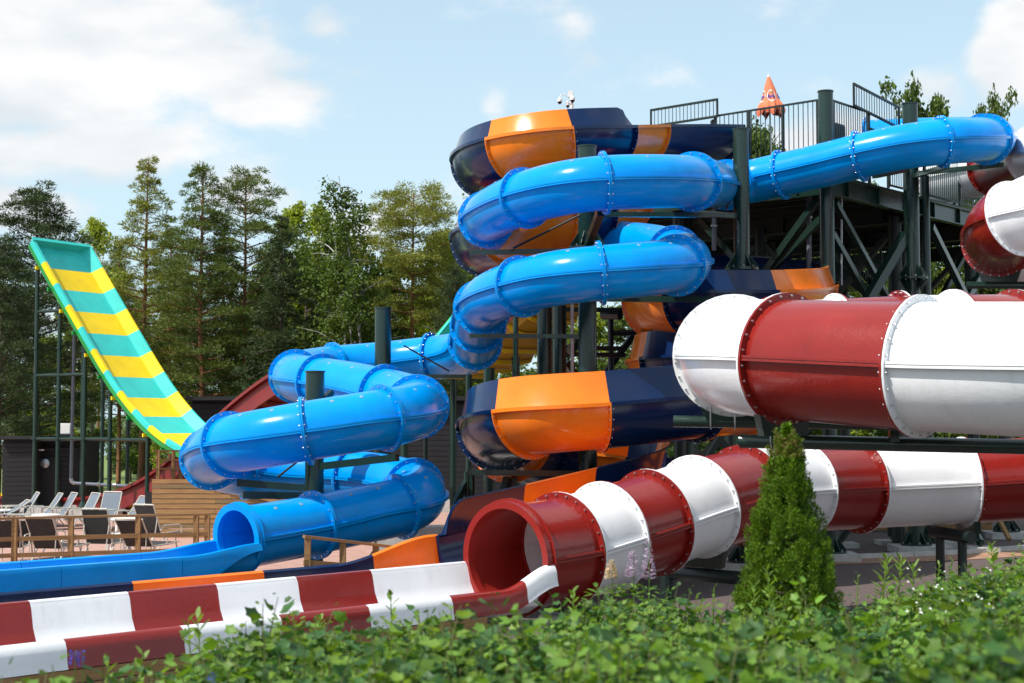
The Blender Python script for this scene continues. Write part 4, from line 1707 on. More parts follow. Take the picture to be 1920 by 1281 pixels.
# grey water pipe on the scaffold
gp = thing('water_pipe', 'grey water pipe dropping beside the ramp scaffold and running right', 'pipe', PZ(133, 52.8))
m = MB()
e = P(133, 905, 52.8)
m.tube([P(140, 610, 52.8), e + Z * 0.12], 0.06, 12)
m.obj('riser', 'pipe_grey', gp)
m = MB()
m.tube([e + Z * 0.14, e + Z * 0.03 + Vector((0.03, 0, 0)), e + Vector((0.14, 0, -0.03))], 0.075, 12)
m.obj('elbow', 'galv', gp)
m = MB()
m.tube([e + Vector((0.1, 0, -0.02)), P(284, 914, 51.4)], 0.055, 12)
m.obj('run', 'pipe_grey', gp)
for k in (0.35, 0.55, 0.7):
    m = MB()
    c = e.lerp(P(284, 914, 51.4), k)
    m.tube([c - Vector((0.06, 0, 0)), c + Vector((0.06, 0, 0))], 0.072, 12)
    m.obj('coupling', 'galv', gp)

# ------------------------------------------------------------------ red and yellow wide flume behind
wf_pts = [P(1095, 545, 39.2), P(1000, 633, 40.6), P(915, 695, 42.0), P(800, 702, 43.2), P(700, 702, 44.2), P(620, 712, 45.2), P(560, 745, 46.2), P(505, 785, 47.2), P(435, 846, 48.6), P(360, 908, 50.4), P(295, 944, 51.8), P(225, 962, 53.4), P(150, 964, 55.6), P(60, 960, 57.5), P(-80, 956, 59.5)]
ws, wi = catmull(wf_pts, 10)
wfr = frames(ws)
wide = thing('wide_flume', 'wide red-walled flume with ribbed yellow underside passing behind the blue loops', 'water slide', Vector((ws[50].x, ws[50].y, 0)))
for j in range(len(wi) - 1):
    a, b = wi[j], wi[j + 1]
    HW = 0.62
    m = MB()
    m.sweep([row(wfr[k], [(-0.95, 0.25), (-0.8, 0.06), (-0.5, 0.0), (0.5, 0.0), (0.8, 0.06), (0.95, 0.25)]) for k in range(a, b + 1)])
    fl_ = m.obj('floor_panel', 'amber_belly' if j < 5 else ('yellow' if j > 9 else 'shaded_red'), wide, solid=0.03)
    m = MB()
    for sg in (-1, 1):
        m = MB()
        hw_ = HW
        m.sweep([row(wfr[k], [(sg * 1.05, -0.05 if j > 4 else 0.2), (sg * 1.0, 0.25), (sg * 1.02, hw_), (sg * 1.14, hw_), (sg * 1.15, hw_ - 0.1)]) for k in range(a, b + 1)])
        m.obj('side_wall', 'yellow' if sg > 0 and j > 8 else 'shaded_red', fl_, solid=0.03)
    m = MB()
    for kk in (a + (b - a) // 3, a + 2 * (b - a) // 3, b - 1):
        rr_ = row(wfr[kk], [(-0.96, 0.2), (-0.8, 0.0), (-0.5, -0.07), (0.5, -0.07), (0.8, 0.0), (0.96, 0.2)])
        for q in range(5):
            m.beam(rr_[q], rr_[q + 1], 0.06, 0.1)
    m.obj('belly_ribs', 'yellow' if j < 5 else 'shaded_red', fl_, smooth=0)['kind'] = 'stuff'
for kk in (14, 34, 50, 66):
    p = ws[kk]
    m = MB()
    m.tube([Vector((p.x, p.y, 0)), p - Z * 0.1], 0.11, 14)
    m.obj('post', 'steel', wide)
# upper teal continuation seen just left of the blue drop
tu = thing('teal_flume', 'sliver of teal flume wall beside the vertical blue drop', 'water slide', P(848, 615, 47))
m = MB()
m.beam(P(800, 668, 46.0), P(900, 545, 48.5), 0.08, 0.38)
m.obj('wall', 'teal', tu, smooth=0)
m = MB()
m.beam(P(802, 676, 46.2), P(902, 553, 48.7), 0.9, 0.08)
m.obj('floor_panel', 'green_fibre', tu, smooth=0)
q = P(850, 620, 47.4)
m = MB()
m.tube([Vector((q.x, q.y, 0)), q], 0.1, 12)
m.obj('post', 'steel', tu)

# ------------------------------------------------------------------ black timber shed, far left
XA, YA = Vector((1, 0, 0)), Vector((0, 1, 0))


def clad(root, p, q, z0, z1, pitch, m_, th=0.03, nm='board', gap=0.012, jit=0.004):
    """horizontal boards on a wall from p to q"""
    t = (q - p).normalized()
    nrm = t.cross(Z)
    nrm = nrm if nrm.y < 0 else -nrm
    b = MB()
    b.box((0, 0, 0), ((q - p).length, th, pitch - gap), (t, nrm, (Z + nrm * 0.10).normalized()))
    me = b.mesh(nm, m_, 0)
    n = int(round((z1 - z0) / pitch))
    for k in range(n):
        o = link(nm, me, root)
        o.location = (p + q) / 2 + Z * (z0 + (k + 0.5) * pitch) + nrm * (th / 2 + R0.uniform(-jit, jit))


shed = thing('timber_shed', 'small black timber shed with a round window behind the grey loungers', 'shed', PZ(75, 54))
p, q = PZ(3, 53.6), PZ(64, 53.6)
zt = top_z(60, 823, 53.6)
m = MB()
m.box(((p + q) / 2) + YA * 1.6 + Z * (zt / 2), ((q - p).length, 3.1, zt - 0.02))
m.obj('wall', 'wood_black', shed, smooth=0)
clad(shed, p, q, 0.05, zt - 0.1, 0.165, 'wood_black')
p2, q2 = PZ(64, 54.4), PZ(152, 54.4)
m = MB()
m.box(((p2 + q2) / 2) + YA * 1.2 + Z * (zt / 2), ((q2 - p2).length, 2.2, zt - 0.04))
m.obj('wall', 'wood_black', shed, smooth=0)
clad(shed, p2 + XA * 0.02, q2, 0.05, zt - 0.25, 0.165, 'wood_black')
m = MB()
m.box(((p + q) / 2) + YA * 1.5 + Z * (zt + 0.04), ((q - p).length + 0.2, 3.5, 0.10))
m.obj('roof', 'black_metal', shed, smooth=0)
m = MB()
m.box(((p2 + q2) / 2) + YA * 0.75 + Z * (zt - 0.02), ((q2 - p2).length - 0.04, 3.0, 0.12))
m.obj('roof', 'black_metal', shed, smooth=0)
dr = PZ(84, 54.3)
m = MB()
m.box(dr + Z * 1.02 - YA * 0.02, (0.95, 0.05, 2.02))
door = m.obj('door', 'wood_black', shed, smooth=0)
m = MB()
w_ = P(85, 869, 54.2)
m.lathe(w_, [(0.13, 0.0), (0.13, 0.05)], 24, ax=(XA, Z, -YA))
m.obj('round_window', 'pipe_grey', door)
m = MB()
m.lathe(w_ - YA * 0.0, [(0.16, 0.02), (0.16, 0.045), (0.13, 0.062)], 24, ax=(XA, Z, -YA))
m.obj('window_frame', 'galv', door)
m = MB()
m.box(P(75, 844, 54.1), (0.28, 0.12, 0.05))
m.obj('wall_lamp', 'plastic_white', shed, smooth=0)
cab = thing('cabinet', 'light grey electrical cabinet on the shed roof', 'cabinet', P(124, 815, 54.5))
c = P(124, 804, 54.4)
m = MB()
m.box(c, (0.40, 0.3, 0.38))
m.obj('cabinet_body', 'plastic_white', cab, smooth=0)
m = MB()
m.box(c - YA * 0.16, (0.35, 0.02, 0.33))
m.obj('cabinet_door', 'plastic_white', cab, smooth=0)
m = MB()
m.box((c.x, c.y, (zt + c.z - 0.19) / 2), (0.3, 0.1, max(0.02, c.z - 0.19 - zt)))
m.obj('stand', 'steel', cab, smooth=0)

# black building behind the loops
bb = thing('timber_building', 'long low black timber-clad building behind the loops', 'building', PZ(700, 57))
p, q = PZ(357, 56.0), PZ(1130, 56.0)
zt = top_z(400, 750, 56.0)
m = MB()
m.box((p + q) / 2 + YA * 3.0 + Z * (zt / 2), ((q - p).length, 5.9, zt))
m.obj('wall', 'wood_black', bb, smooth=0)
clad(bb, p, q, 0.5, zt - 0.15, 0.19, 'wood_black')
m = MB()
m.box((p + q) / 2 + YA * 2.9 + Z * (zt + 0.05), ((q - p).length + 0.3, 6.5, 0.14))
m.obj('roof', 'black_metal', bb, smooth=0)
m = MB()
m.box((p + q) / 2 + Z * 0.24 - YA * 0.02, ((q - p).length, 0.2, 0.48))
m.obj('plinth', 'concrete', bb, smooth=0)

# ------------------------------------------------------------------ plank wall and pergola rails
pw = thing('plank_wall', 'light brown horizontal plank wall behind the blue tube mouth', 'wall', PZ(400, 43))
dW = 43.0
ztop = top_z(300, 896, dW)
pitch = 0.138
k = 0
z = ztop - 0.03
while z > 0.02:
    zc = z - pitch / 2
    # slanted right end of the upper boards
    pxr = 392 + max(0.0, (ztop - 0.14 - zc)) * (dW and 2900 / dW) * 6.0
    pxr = min(pxr, 640)
    x0 = 285
    segs = [(x0, min(pxr, 404 + 30 * (k % 2))), (404 + 30 * (k % 2), pxr)]
    for (u0, u1) in segs:
        if u1 - u0 < 4:
            continue
        a, b = PZ(u0, dW, zc), PZ(u1, dW, zc)
        m = MB()
        m.beam(a + XA * 0.003 + YA * R0.uniform(-0.008, 0.008), b - XA * 0.003 + YA * R0.uniform(-0.008, 0.008), 0.04, pitch - 0.02)
        m.obj('plank', 'wood_plank' if R0.random() < 0.6 else 'wood_old', pw, smooth=0)
    z -= pitch
    k += 1
m = MB()
m.beam(P(390, 903, dW - 0.05), P(600, 965, dW - 0.05), 0.10, 0.10)
m.obj('cap_board', 'wood_plank', pw, smooth=0)
m = MB()
m.box(PZ(440, dW + 0.4, 0.75), (5.0, 0.1, 1.0))
m.obj('gap_shade_sheet', 'wood_black', pw, smooth=0)  # added black sheet that makes the gaps between planks look dark
pg_ = thing('rail_frame', 'small timber post and rail frame on top of the plank wall', 'fence', P(320, 895, 43.2))
for px in (296, 325, 339, 358):
    m = MB()
    a = P(px, 895, 43.2 + (px - 296) * 0.01)
    m.box(a + Z * 0.36, (0.09, 0.09, 0.80))
    m.obj('post', 'wood', pg_, smooth=0)
for yy in (845, 862, 879):
    m = MB()
    m.beam(P(286, yy, 43.1), P(372, yy + 1, 43.8), 0.06, 0.045)
    m.obj('rail', 'wood', pg_, smooth=0)

# ------------------------------------------------------------------ timber fences


def fence(label, pts, posts_px, rails, group=None, pw_=0.105):
    """pts: list of (px, d); rails: list of (z or function)"""
    r_ = thing('timber_fence', label, 'fence', PZ(pts[0][0], pts[0][1]), group)

    def dd(px):
        for (a, da), (b, db) in zip(pts[:-1], pts[1:]):
            if px <= b:
                return da + (db - da) * (px - a) / (b - a)
        return pts[-1][1]
    for px in posts_px:
        zt_ = rails[0](px)
        m = MB()
        c = PZ(px, dd(px))
        m.box(c + Z * (zt_ / 2 - 0.02), (pw_, pw_, zt_))
        m.obj('post', 'wood', r_, smooth=0)
    for ri_, rf in enumerate(rails):
        for (a, da), (b, db) in zip(pts[:-1], pts[1:]):
            m = MB()
            off = YA * (0.0 if ri_ == 0 else -0.04)
            m.beam(PZ(a, da, rf(a)) + off, PZ(b, db, rf(b)) + off, 0.13 if ri_ == 0 else 0.045, 0.045 if ri_ == 0 else 0.09)
            m.obj('rail', 'wood', r_, smooth=0)
    return r_


fence('brown timber fence with three rails before the dark loungers', [(-120, 31.6), (26, 32.4), (210, 33.2), (392, 33.9)], [-100, 26, 132, 258, 367, 388],
      [lambda x: 1.15, lambda x: 0.72, lambda x: 0.38])
fence('short brown timber fence between the blue tube end and the orange trough', [(570, 24.25), (768, 25.0)], [576, 642, 704, 757],
      [lambda x: 1.33 - (x - 570) * 0.00125, lambda x: 0.93 - (x - 570) * 0.0010], pw_=0.095)

# ------------------------------------------------------------------ loungers


def make_lounger(ang, sling, label, group):
    """local: seat along y, foot end at -y, head end at +y"""
    r_ = thing('sun_lounger', label, 'lounger', (0, 0, 0), group, world_parts=False)
    W, ZS, YF, YB = 0.31, 0.36, -0.95, 0.25
    Lb = 0.78
    ca, sa = math.cos(ang), math.sin(ang)
    m = MB()
    m.add([(-W, YF, ZS + .02), (W, YF, ZS + .02), (W, YF / 2, ZS - 0.01), (-W, YF / 2, ZS - 0.01), (W, YB, ZS), (-W, YB, ZS)], [(0, 1, 2, 3), (3, 2, 4, 5)])
    m.obj('seat_sling', sling, r_, solid=0.012)
    m = MB()
    rows_ = []
    for k in range(7):
        f = k / 6
        yy, zz = YB + ca * Lb * f, ZS + sa * Lb * f - 0.03 * math.sin(math.pi * f) + (-0.03 * (f > 0.95))
        rows_.append([(-W, yy, zz), (W, yy, zz)])
    m.sweep([[Vector(a) for a in q] for q in rows_])
    m.obj('back_sling', sling, r_, solid=0.012)
    for sg in (-1, 1):
        x = sg * (W + 0.015)
        m = MB()
        m.tube([(x, YF, ZS + .02), (x, YF / 2, ZS), (x, YB + 0.05, ZS)], 0.017, 7)
        m.obj('side_rail', 'alu', r_)
        m = MB()
        m.tube([(x, YB, ZS)] + [(x, YB + ca * Lb * f, ZS + sa * Lb * f - 0.03 * math.sin(math.pi * f)) for f in (0.25, 0.5, 0.75, 1.0)], 0.017, 7)
        m.obj('back_rail', 'alu', r_)
        m = MB()
        m.tube([(x, YF + 0.12, ZS), (x * 1.04, YF + 0.02, 0.0)], 0.017, 7)
        m.obj('leg', 'alu', r_)
        m = MB()
        m.tube([(x, YB - 0.1, ZS), (x * 1.04, YB + 0.22, 0.0)], 0.017, 7)
        m.obj('leg', 'alu', r_)
        m = MB()
        m.tube([(x * 1.06, YB - 0.62, ZS), (x * 1.1, YB - 0.60, ZS + 0.2), (x * 1.1, YB - 0.5, ZS + 0.24), (x * 1.1, YB - 0.02, ZS + 0.24), (x * 1.06, YB + 0.10, ZS + 0.12)], 0.016, 7)
        m.obj('armrest', 'alu', r_)
    m = MB()
    m.tube([(-W, YB + ca * Lb, ZS + sa * Lb), (W, YB + ca * Lb, ZS + sa * Lb)], 0.017, 7)
    m.obj('head_bar', 'alu', r_)
    m = MB()
    m.tube([(-W, YB + ca * Lb * .55, ZS + sa * Lb * .55), (-W, YB + .30, 0.1), (W, YB + .30, 0.1), (W, YB + ca * Lb * .55, ZS + sa * Lb * .55)], 0.013, 7)
    m.obj('prop_frame', 'alu', r_)
    return r_


GB = 'grey sling loungers in the back row'
GF = 'dark sling loungers in the front row'
lab_b = ['grey sling lounger with lowered back, leftmost in the back row', 'grey sling lounger in front of the left half of the black shed', 'grey sling lounger with its back over the shed door, third in the back row',
         'grey sling lounger right of the shed door, fourth in the back row', 'grey sling lounger before the ramp posts, fifth in the back row', 'upright grey sling lounger seen nearly head-on in the back row',
         'grey sling lounger second from the right in the back row', 'rightmost grey sling lounger, half hidden by the plank wall']
specs = [(-4, 48.4, 0.55, 118), (28, 48.6, 0.98, 116), (70, 48.2, 0.95, 118), (99, 47.8, 1.02, 122), (143, 47.0, 1.08, 128), (192, 46.6, 1.25, 158), (228, 46.0, 0.95, 126), (272, 45.4, 0.98, 128)]
proto = {}
for lab, (px, d, ang, rz) in zip(lab_b, specs):
    r_ = make_lounger(ang, 'sling_grey', lab, GB)
    r_.location = PZ(px, d, 0.008)
    r_.rotation_euler = (0, 0, math.radians(rz - 180))
lab_f = ['dark sling lounger at the left edge behind the fence', 'dark reclined lounger with its side to us behind the fence, second from the left', 'dark lounger with broad back between the two left fence posts', 'tall dark lounger with upright back in the middle of the fence',
         'dark lounger with low back at the right fence post', 'dark upright lounger before the plank wall, rightmost of the dark ones']
specs = [(18, 34.6, 0.88, 8), (78, 36.0, 0.75, -25), (102, 34.4, 0.98, -12), (197, 35.8, 1.25, -14), (272, 35.0, 0.85, -14), (300, 38.4, 1.15, -30)]
for lab, (px, d, ang, rz) in zip(lab_f, specs):
    r_ = make_lounger(ang, 'sling_dark', lab, GF)
    r_.location = PZ(px, d, 0.008)
    r_.rotation_euler = (0, 0, math.radians(rz + 180))
    r_.scale = (1.0, 1.05, 1.08)


def table(px, d, label):
    r_ = thing('side_table', label, 'table', PZ(px, d, 0.008), 'white side tables', world_parts=False)
    m = MB()
    m.lathe((0, 0, 0), [(0.40, 0.42), (0.42, 0.43), (0.42, 0.46), (0.40, 0.47)], 24)
    m.obj('table_top', 'plastic_white', r_)
    for k in range(4):
        a = math.pi / 4 + k * math.pi / 2
        m = MB()
        m.tube([(0.27 * math.cos(a), 0.27 * math.sin(a), 0.43), (0.31 * math.cos(a), 0.31 * math.sin(a), 0)], 0.045, 10)
        m.obj('leg', 'plastic_white', r_)


table(86, 46.2, 'white round side table between the left grey loungers')
table(236, 44.2, 'white round side table before the right grey loungers')
table(8, 49.0, 'white round side table at the left edge in the back row')
table(222, 37.5, 'white round side table among the dark loungers')

# ------------------------------------------------------------------ painted activity boards, far right
ab = thing('activity_boards', 'row of brightly painted boards in a timber frame beyond the gravel', 'play panel', PZ(1740, 45))
d0, d1 = 46.0, 45.0
px0, px1 = 1560, 1856
cols_ = ['panel_pink', 'panel_yellow', 'panel_cyan', 'panel_yellow', 'panel_pink', 'panel_cyan', 'panel_navy', 'panel_cyan', 'panel_navy']
nP = len(cols_)
for k in range(nP):
    a, b = PZ(px0 + (px1 - px0) * k / nP, d0), PZ(px0 + (px1 - px0) * (k + 1) / nP, d0)
    m = MB()
    m.box((a + b) / 2 + Z * 0.62, ((b - a).length - 0.12, 0.03, 0.62))
    m.obj('painted_board', cols_[k], ab, smooth=0)
    m = MB()
    m.box(a + Z * 0.5 - YA * 0.02, (0.10, 0.09, 1.0))
    m.obj('post', 'wood', ab, smooth=0)
a, b = PZ(px0, d0), PZ(px1, d0)
for (z, h) in ((0.12, 0.2), (0.27, 0.05), (0.98, 0.08)):
    m = MB()
    m.box((a + b) / 2 + Z * z - YA * 0.03, ((b - a).length, 0.12, h))
    m.obj('rail', 'wood', ab, smooth=0)
m = MB()
m.box(b + Z * 0.5 - YA * 0.02, (0.10, 0.09, 1.0))
m.obj('post', 'wood', ab, smooth=0)
strut_o = thing('timber_brace', 'leaning timber brace at the right end of the painted boards', 'brace', PZ(1880, 42))
m = MB()
m.beam(PZ(1893, 41.6, 0.05), PZ(1850, 43.0, 1.15), 0.1, 0.1)
m.obj('beam', 'wood_plank', strut_o, smooth=0)
cO = column(1887, 960, 43.0, 800, 0.36, 'green column foot on the gravel near the right edge', cap=False)

# ------------------------------------------------------------------ vegetation helpers (numpy)


def np_mesh(name, V, Fc, mats, mi=None, smooth=False):
    me = bpy.data.meshes.new(name)
    V = np.asarray(V, dtype=np.float32)
    Fc = np.asarray(Fc, dtype=np.int32)
    k = Fc.shape[1]
    me.vertices.add(len(V))
    me.vertices.foreach_set('co', V.ravel())
    me.loops.add(Fc.size)
    me.loops.foreach_set('vertex_index', Fc.ravel())
    me.polygons.add(len(Fc))
    me.polygons.foreach_set('loop_start', np.arange(0, Fc.size, k, dtype=np.int32))
    me.polygons.foreach_set('loop_total', np.full(len(Fc), k, dtype=np.int32))
    for m in mats:
        me.materials.append(MATS[m])
    if mi is not None:
        me.polygons.foreach_set('material_index', np.asarray(mi, dtype=np.int32))
    if smooth:
        me.polygons.foreach_set('use_smooth', np.ones(len(Fc), dtype=bool))
    me.update(calc_edges=True)
    return me


def norm(v):
    return v / np.maximum(1e-9, np.linalg.norm(v, axis=-1, keepdims=True))


def cards(C, A, N, L, W, tmpl, faces):
    """place a template (x along the blade, y across, z normal) at C with axis A, normal hint N"""
    A = norm(A)
    B = norm(np.cross(N, A))
    Nn = np.cross(A, B)
    T = np.asarray(tmpl, dtype=np.float64)
    V = (C[:, None, :] + A[:, None, :] * (T[None, :, 0:1] * L[:, None, None]) + B[:, None, :] * (T[None, :, 1:2] * W[:, None, None]) + Nn[:, None, :] * (T[None, :, 2:3] * W[:, None, None]))
    n, k = len(C), len(T)
    Fa = (np.asarray(faces)[None, :, :] + (np.arange(n) * k)[:, None, None]).reshape(-1, len(faces[0]))
    return V.reshape(-1, 3), Fa


BLADE = ([(0, 0, 0), (0.45, 0.5, 0.1), (1, 0, 0), (0.45, -0.5, 0.1)], [(0, 1, 2, 3)])
LEAF = ([(0, 0, 0), (0.35, 0.5, 0.12), (0.75, 0.35, 0.1), (1, 0, -0.05), (0.75, -0.35, 0.1), (0.35, -0.5, 0.12)], [(0, 1, 2, 3), (0, 3, 4, 5)])


def rand_dir(n, r):
    return norm(r.normal(size=(n, 3)))


def tree_root(name, label, cat, group):
    return thing(name, label, cat, (0, 0, 0), group, world_parts=False)


def make_conifer(seed, H, base, rad, profile, nbr, clumps, blades, mat_leaf, bark, droop=0.0, clump_r=0.45, flat=0.5, blade=(0.175, 0.037), trunk_r=0.17, up=0.35, lean=0.3):
    r = np.random.default_rng(seed)
    t = MB()
    npt = 9
    sway = r.normal(0, lean * 0.35, (npt, 2)).cumsum(axis=0) * 0.35
    pts = [Vector((sway[i, 0], sway[i, 1], H * i / (npt - 1))) for i in range(npt)]

    def trunk(z):
        f = z / H * (npt - 1)
        i = min(npt - 2, int(f))
        return np.array(pts[i].lerp(pts[i + 1], f - i))
    t.tube(pts, [trunk_r * (1 - 0.86 * i / (npt - 1)) for i in range(npt)], 8)
    Cs, As = [], []
    for k in range(nbr):
        f = (k + r.random()) / nbr
        z = base + (H - base) * (f ** 0.85) * 0.985
        Lb = rad * profile(f) * r.uniform(0.65, 1.15)
        a = k * 2.4 + r.uniform(-0.5, 0.5)
        d = np.array([math.cos(a), math.sin(a), 0])
        p0 = trunk(z)
        q = []
        for j in range(5):
            g = j / 4
            q.append(p0 + d * Lb * g + np.array([0, 0, 1]) * Lb * (up * g * (0.4 + f * 0.9) - droop * g * g))
        t.tube([Vector(x) for x in q], [0.045 * (1 - f * 0.6) * (1 - 0.8 * j / 4) + 0.006 for j in range(5)], 4, cap=False)
        nc = max(2, int(round(clumps * (0.35 + Lb / rad))))
        for c in range(nc):
            g = r.uniform(0.28, 1.05) if c else 1.0
            j = min(3, int(g * 4))
            p = q[j] + (q[min(4, j + 1)] - q[j]) * min(1.2, (g * 4 - j))
            side = np.array([-d[1], d[0], 0]) * r.normal(0, 0.24) * Lb * g
            p = p + side + np.array([0, 0, r.normal(0.05, 0.12)])
            nb2 = int(blades * 1.5 * r.uniform(0.7, 1.3) * (0.5 + 0.5 * min(1, Lb / (rad * 0.55))))
            dd = rand_dir(nb2, r)
            dd[:, 2] = np.abs(dd[:, 2]) * 0.9 - 0.15
            dd = norm(dd + d * 0.35)
            rr_ = clump_r * r.uniform(0.7, 1.25) * (0.42 + 0.58 * min(1, Lb / (rad * 0.55))) * (r.random((nb2, 1)) ** 0.5)
            off = dd * rr_ * np.array([1, 1, flat])
            Cs.append(p + off)
            As.append(dd + r.normal(0, 0.35, (nb2, 3)))
    C, A = np.concatenate(Cs), np.concatenate(As)
    n = len(C)
    V, Fa = cards(C, A, rand_dir(n, r), r.uniform(0.7, 1.3, n) * blade[0], r.uniform(0.7, 1.3, n) * blade[1], *BLADE)
    return t.mesh('trunk', bark, 50), np_mesh('crown', V, Fa, [mat_leaf])


def make_leafy(seed, H, base, rad, nbr, twigs, leaves, mat_leaf, bark, hang=0.0, leaf=(0.13, 0.10), trunk_r=0.15, prof=None, multi=1, spread=0.5):
    r = np.random.default_rng(seed)
    t = MB()
    Cs, As, Ns = [], [], []
    prof = prof or (lambda f: math.sin(math.pi * min(1, 0.12 + 0.86 * f)) ** 0.7)
    stems = []
    for s in range(multi):
        a = r.uniform(0, 6.28)
        tip = np.array([math.cos(a), math.sin(a), 0]) * (0 if multi == 1 else rad * 0.45)
        npt = 8
        sw = r.normal(0, 0.1, (npt, 3)).cumsum(axis=0) * 0.6
        pts = [np.array([0, 0, 0]) + tip * (i / (npt - 1)) ** 1.3 + np.array([sw[i, 0], sw[i, 1], H * (1 - 0.12 * s) * i / (npt - 1)]) for i in range(npt)]
        t.tube([Vector(p) for p in pts], [trunk_r / (multi ** 0.5) * (1 - 0.88 * i / (npt - 1)) for i in range(npt)], 7)
        stems.append(pts)
    for k in range(nbr):
        pts = stems[k % multi]
        Hh = pts[-1][2]
        f = r.random() ** 0.9
        z = base + (Hh - base) * f
        i = min(len(pts) - 2, int(z / Hh * (len(pts) - 1)))
        p0 = pts[i] + (pts[i + 1] - pts[i]) * (z / Hh * (len(pts) - 1) - i)
        a = k * 2.4 + r.uniform(-0.6, 0.6)
        Lb = rad * prof(f) * r.uniform(0.55, 1.12) / (1 if multi == 1 else 1.35)
        d = np.array([math.cos(a), math.sin(a), spread * r.uniform(0.5, 1.4)])
        q = [p0 + d * Lb * g + np.array([0, 0, -1]) * (hang * 0.5 * Lb * g * g) for g in (0, 0.33, 0.66, 1.0)]
        t.tube([Vector(x) for x in q], [0.04, 0.025, 0.015, 0.006], 4, cap=False)
        for c in range(twigs):
            g = r.uniform(0.25, 1.05)
            j = min(2, int(g * 3))
            p = q[j] + (q[j + 1] - q[j]) * (g * 3 - j) + r.normal(0, 0.10, 3) * rad * 0.5
            nl = int(leaves * r.uniform(0.6, 1.4))
            if hang > 0:
                u = r.random((nl, 1))
                off = np.concatenate([r.normal(0, 0.10, (nl, 2)) * (1 + u), -u * hang * r.uniform(0.6, 1.4)], axis=1)
            else:
                off = rand_dir(nl, r) * (r.random((nl, 1)) ** 0.5) * np.array([0.42, 0.42, 0.26])
            Cs.append(p + off)
            aa = rand_dir(nl, r)
            aa[:, 2] -= 0.5
            As.append(aa)
            nn = rand_dir(nl, r)
            nn[:, 2] = np.abs(nn[:, 2]) + 0.3
            Ns.append(nn)
    C, A, N = np.concatenate(Cs), np.concatenate(As), np.concatenate(Ns)
    n = len(C)
    V, Fa = cards(C, A, N, r.uniform(0.7, 1.35, n) * leaf[0], r.uniform(0.7, 1.35, n) * leaf[1], *LEAF)
    return t.mesh('trunk', bark, 50), np_mesh('crown', V, Fa, [mat_leaf])


cone = lambda f: (1 - f) ** 1.12 * 1.08 * (0.75 + 0.25 * min(1, f / 0.2)) + 0.06
pine_prof = lambda f: (math.sin(math.pi * (0.22 + 0.74 * f)) ** 0.8) * (1 - 0.35 * f) + 0.1
round_prof = lambda f: math.sin(math.pi * (0.12 + 0.83 * f)) ** 0.7

KIND = {}
KIND['pine'] = (15, make_conifer(1, 15, 5.0, 2.6, pine_prof, 58, 4, 100, 'needle', 'bark_pine', clump_r=0.55))
KIND['pine_pale'] = (15, make_conifer(2, 15, 4.0, 2.5, cone, 66, 4, 92, 'needle_pale', 'bark_pine', clump_r=0.52, up=0.25))
KIND['pine_tall'] = (15, make_conifer(3, 15, 4.0, 2.7, cone, 70, 4, 92, 'needle', 'bark_pine', clump_r=0.52, up=0.3))
KIND['pine_dark'] = (13, make_conifer(4, 13, 2.2, 3.1, lambda f: (1 - f) ** 0.7 * (0.65 + 0.35 * min(1, f / 0.3)) + 0.05, 70, 6, 90, 'needle_dark', 'bark_dark', clump_r=0.55, up=0.5))
KIND['pine_bare'] = (14, make_conifer(5, 14, 7.6, 2.2, round_prof, 34, 6, 96, 'needle_pale', 'bark_pine', clump_r=0.55, up=0.3))
KIND['spruce'] = (12, make_conifer(6, 12, 1.0, 2.5, cone, 84, 5, 80, 'needle_dark', 'bark_dark', droop=0.35, clump_r=0.40, flat=0.4, up=0.1, lean=0.1))
KIND['birch'] = (13, make_leafy(7, 13, 3.2, 2.6, 46, 6, 46, 'leaf_birch', 'bark_birch', hang=1.0, multi=3, leaf=(0.12, 0.085), spread=0.8))
KIND['birch_bright'] = (13, make_leafy(8, 13, 1.4, 2.4, 52, 6, 44, 'leaf_bright', 'bark_birch', hang=0.5, leaf=(0.13, 0.095), spread=0.8))
KIND['leafy'] = (10, make_leafy(9, 10, 0.6, 3.0, 58, 6, 46, 'leaf_birch', 'bark_dark', leaf=(0.14, 0.11)))
KIND['leafy_bright'] = (10, make_leafy(10, 10, 0.5, 3.0, 58, 6, 44, 'leaf_bright', 'bark_dark', leaf=(0.14, 0.11)))
KIND['bush'] = (2.2, make_leafy(12, 2.2, 0.1, 1.5, 34, 5, 46, 'leaf_dark', 'bark_dark', leaf=(0.10, 0.08), trunk_r=0.05, spread=0.9))

NAMES = {'pine': 'pine_tree', 'pine_pale': 'pine_tree', 'pine_tall': 'pine_tree', 'pine_dark': 'pine_tree', 'pine_bare': 'pine_tree', 'spruce': 'spruce_tree', 'birch': 'birch_tree',
         'birch_bright': 'birch_tree', 'leafy': 'broadleaf_tree', 'leafy_bright': 'broadleaf_tree', 'bush': 'bush'}


def put_tree(kind, px, top_py, d, label, wide=1.0, rot=None, group='trees behind the slides', base=0.0):
    H, (tm, cm) = KIND[kind]
    zt_ = top_z(px, top_py, d)
    sc = (zt_ - base) / H
    r_ = tree_root(NAMES[kind], label, 'bush' if kind == 'bush' else 'tree', group)
    link('trunk', tm, r_)
    link('crown', cm, r_)
    r_.location = PZ(px, d, base)
    r_.rotation_euler = (0, 0, R0.uniform(0, 6.28) if rot is None else rot)
    r_.scale = (wide * min(sc, 1.5), wide * min(sc, 1.5), sc)
    return r_


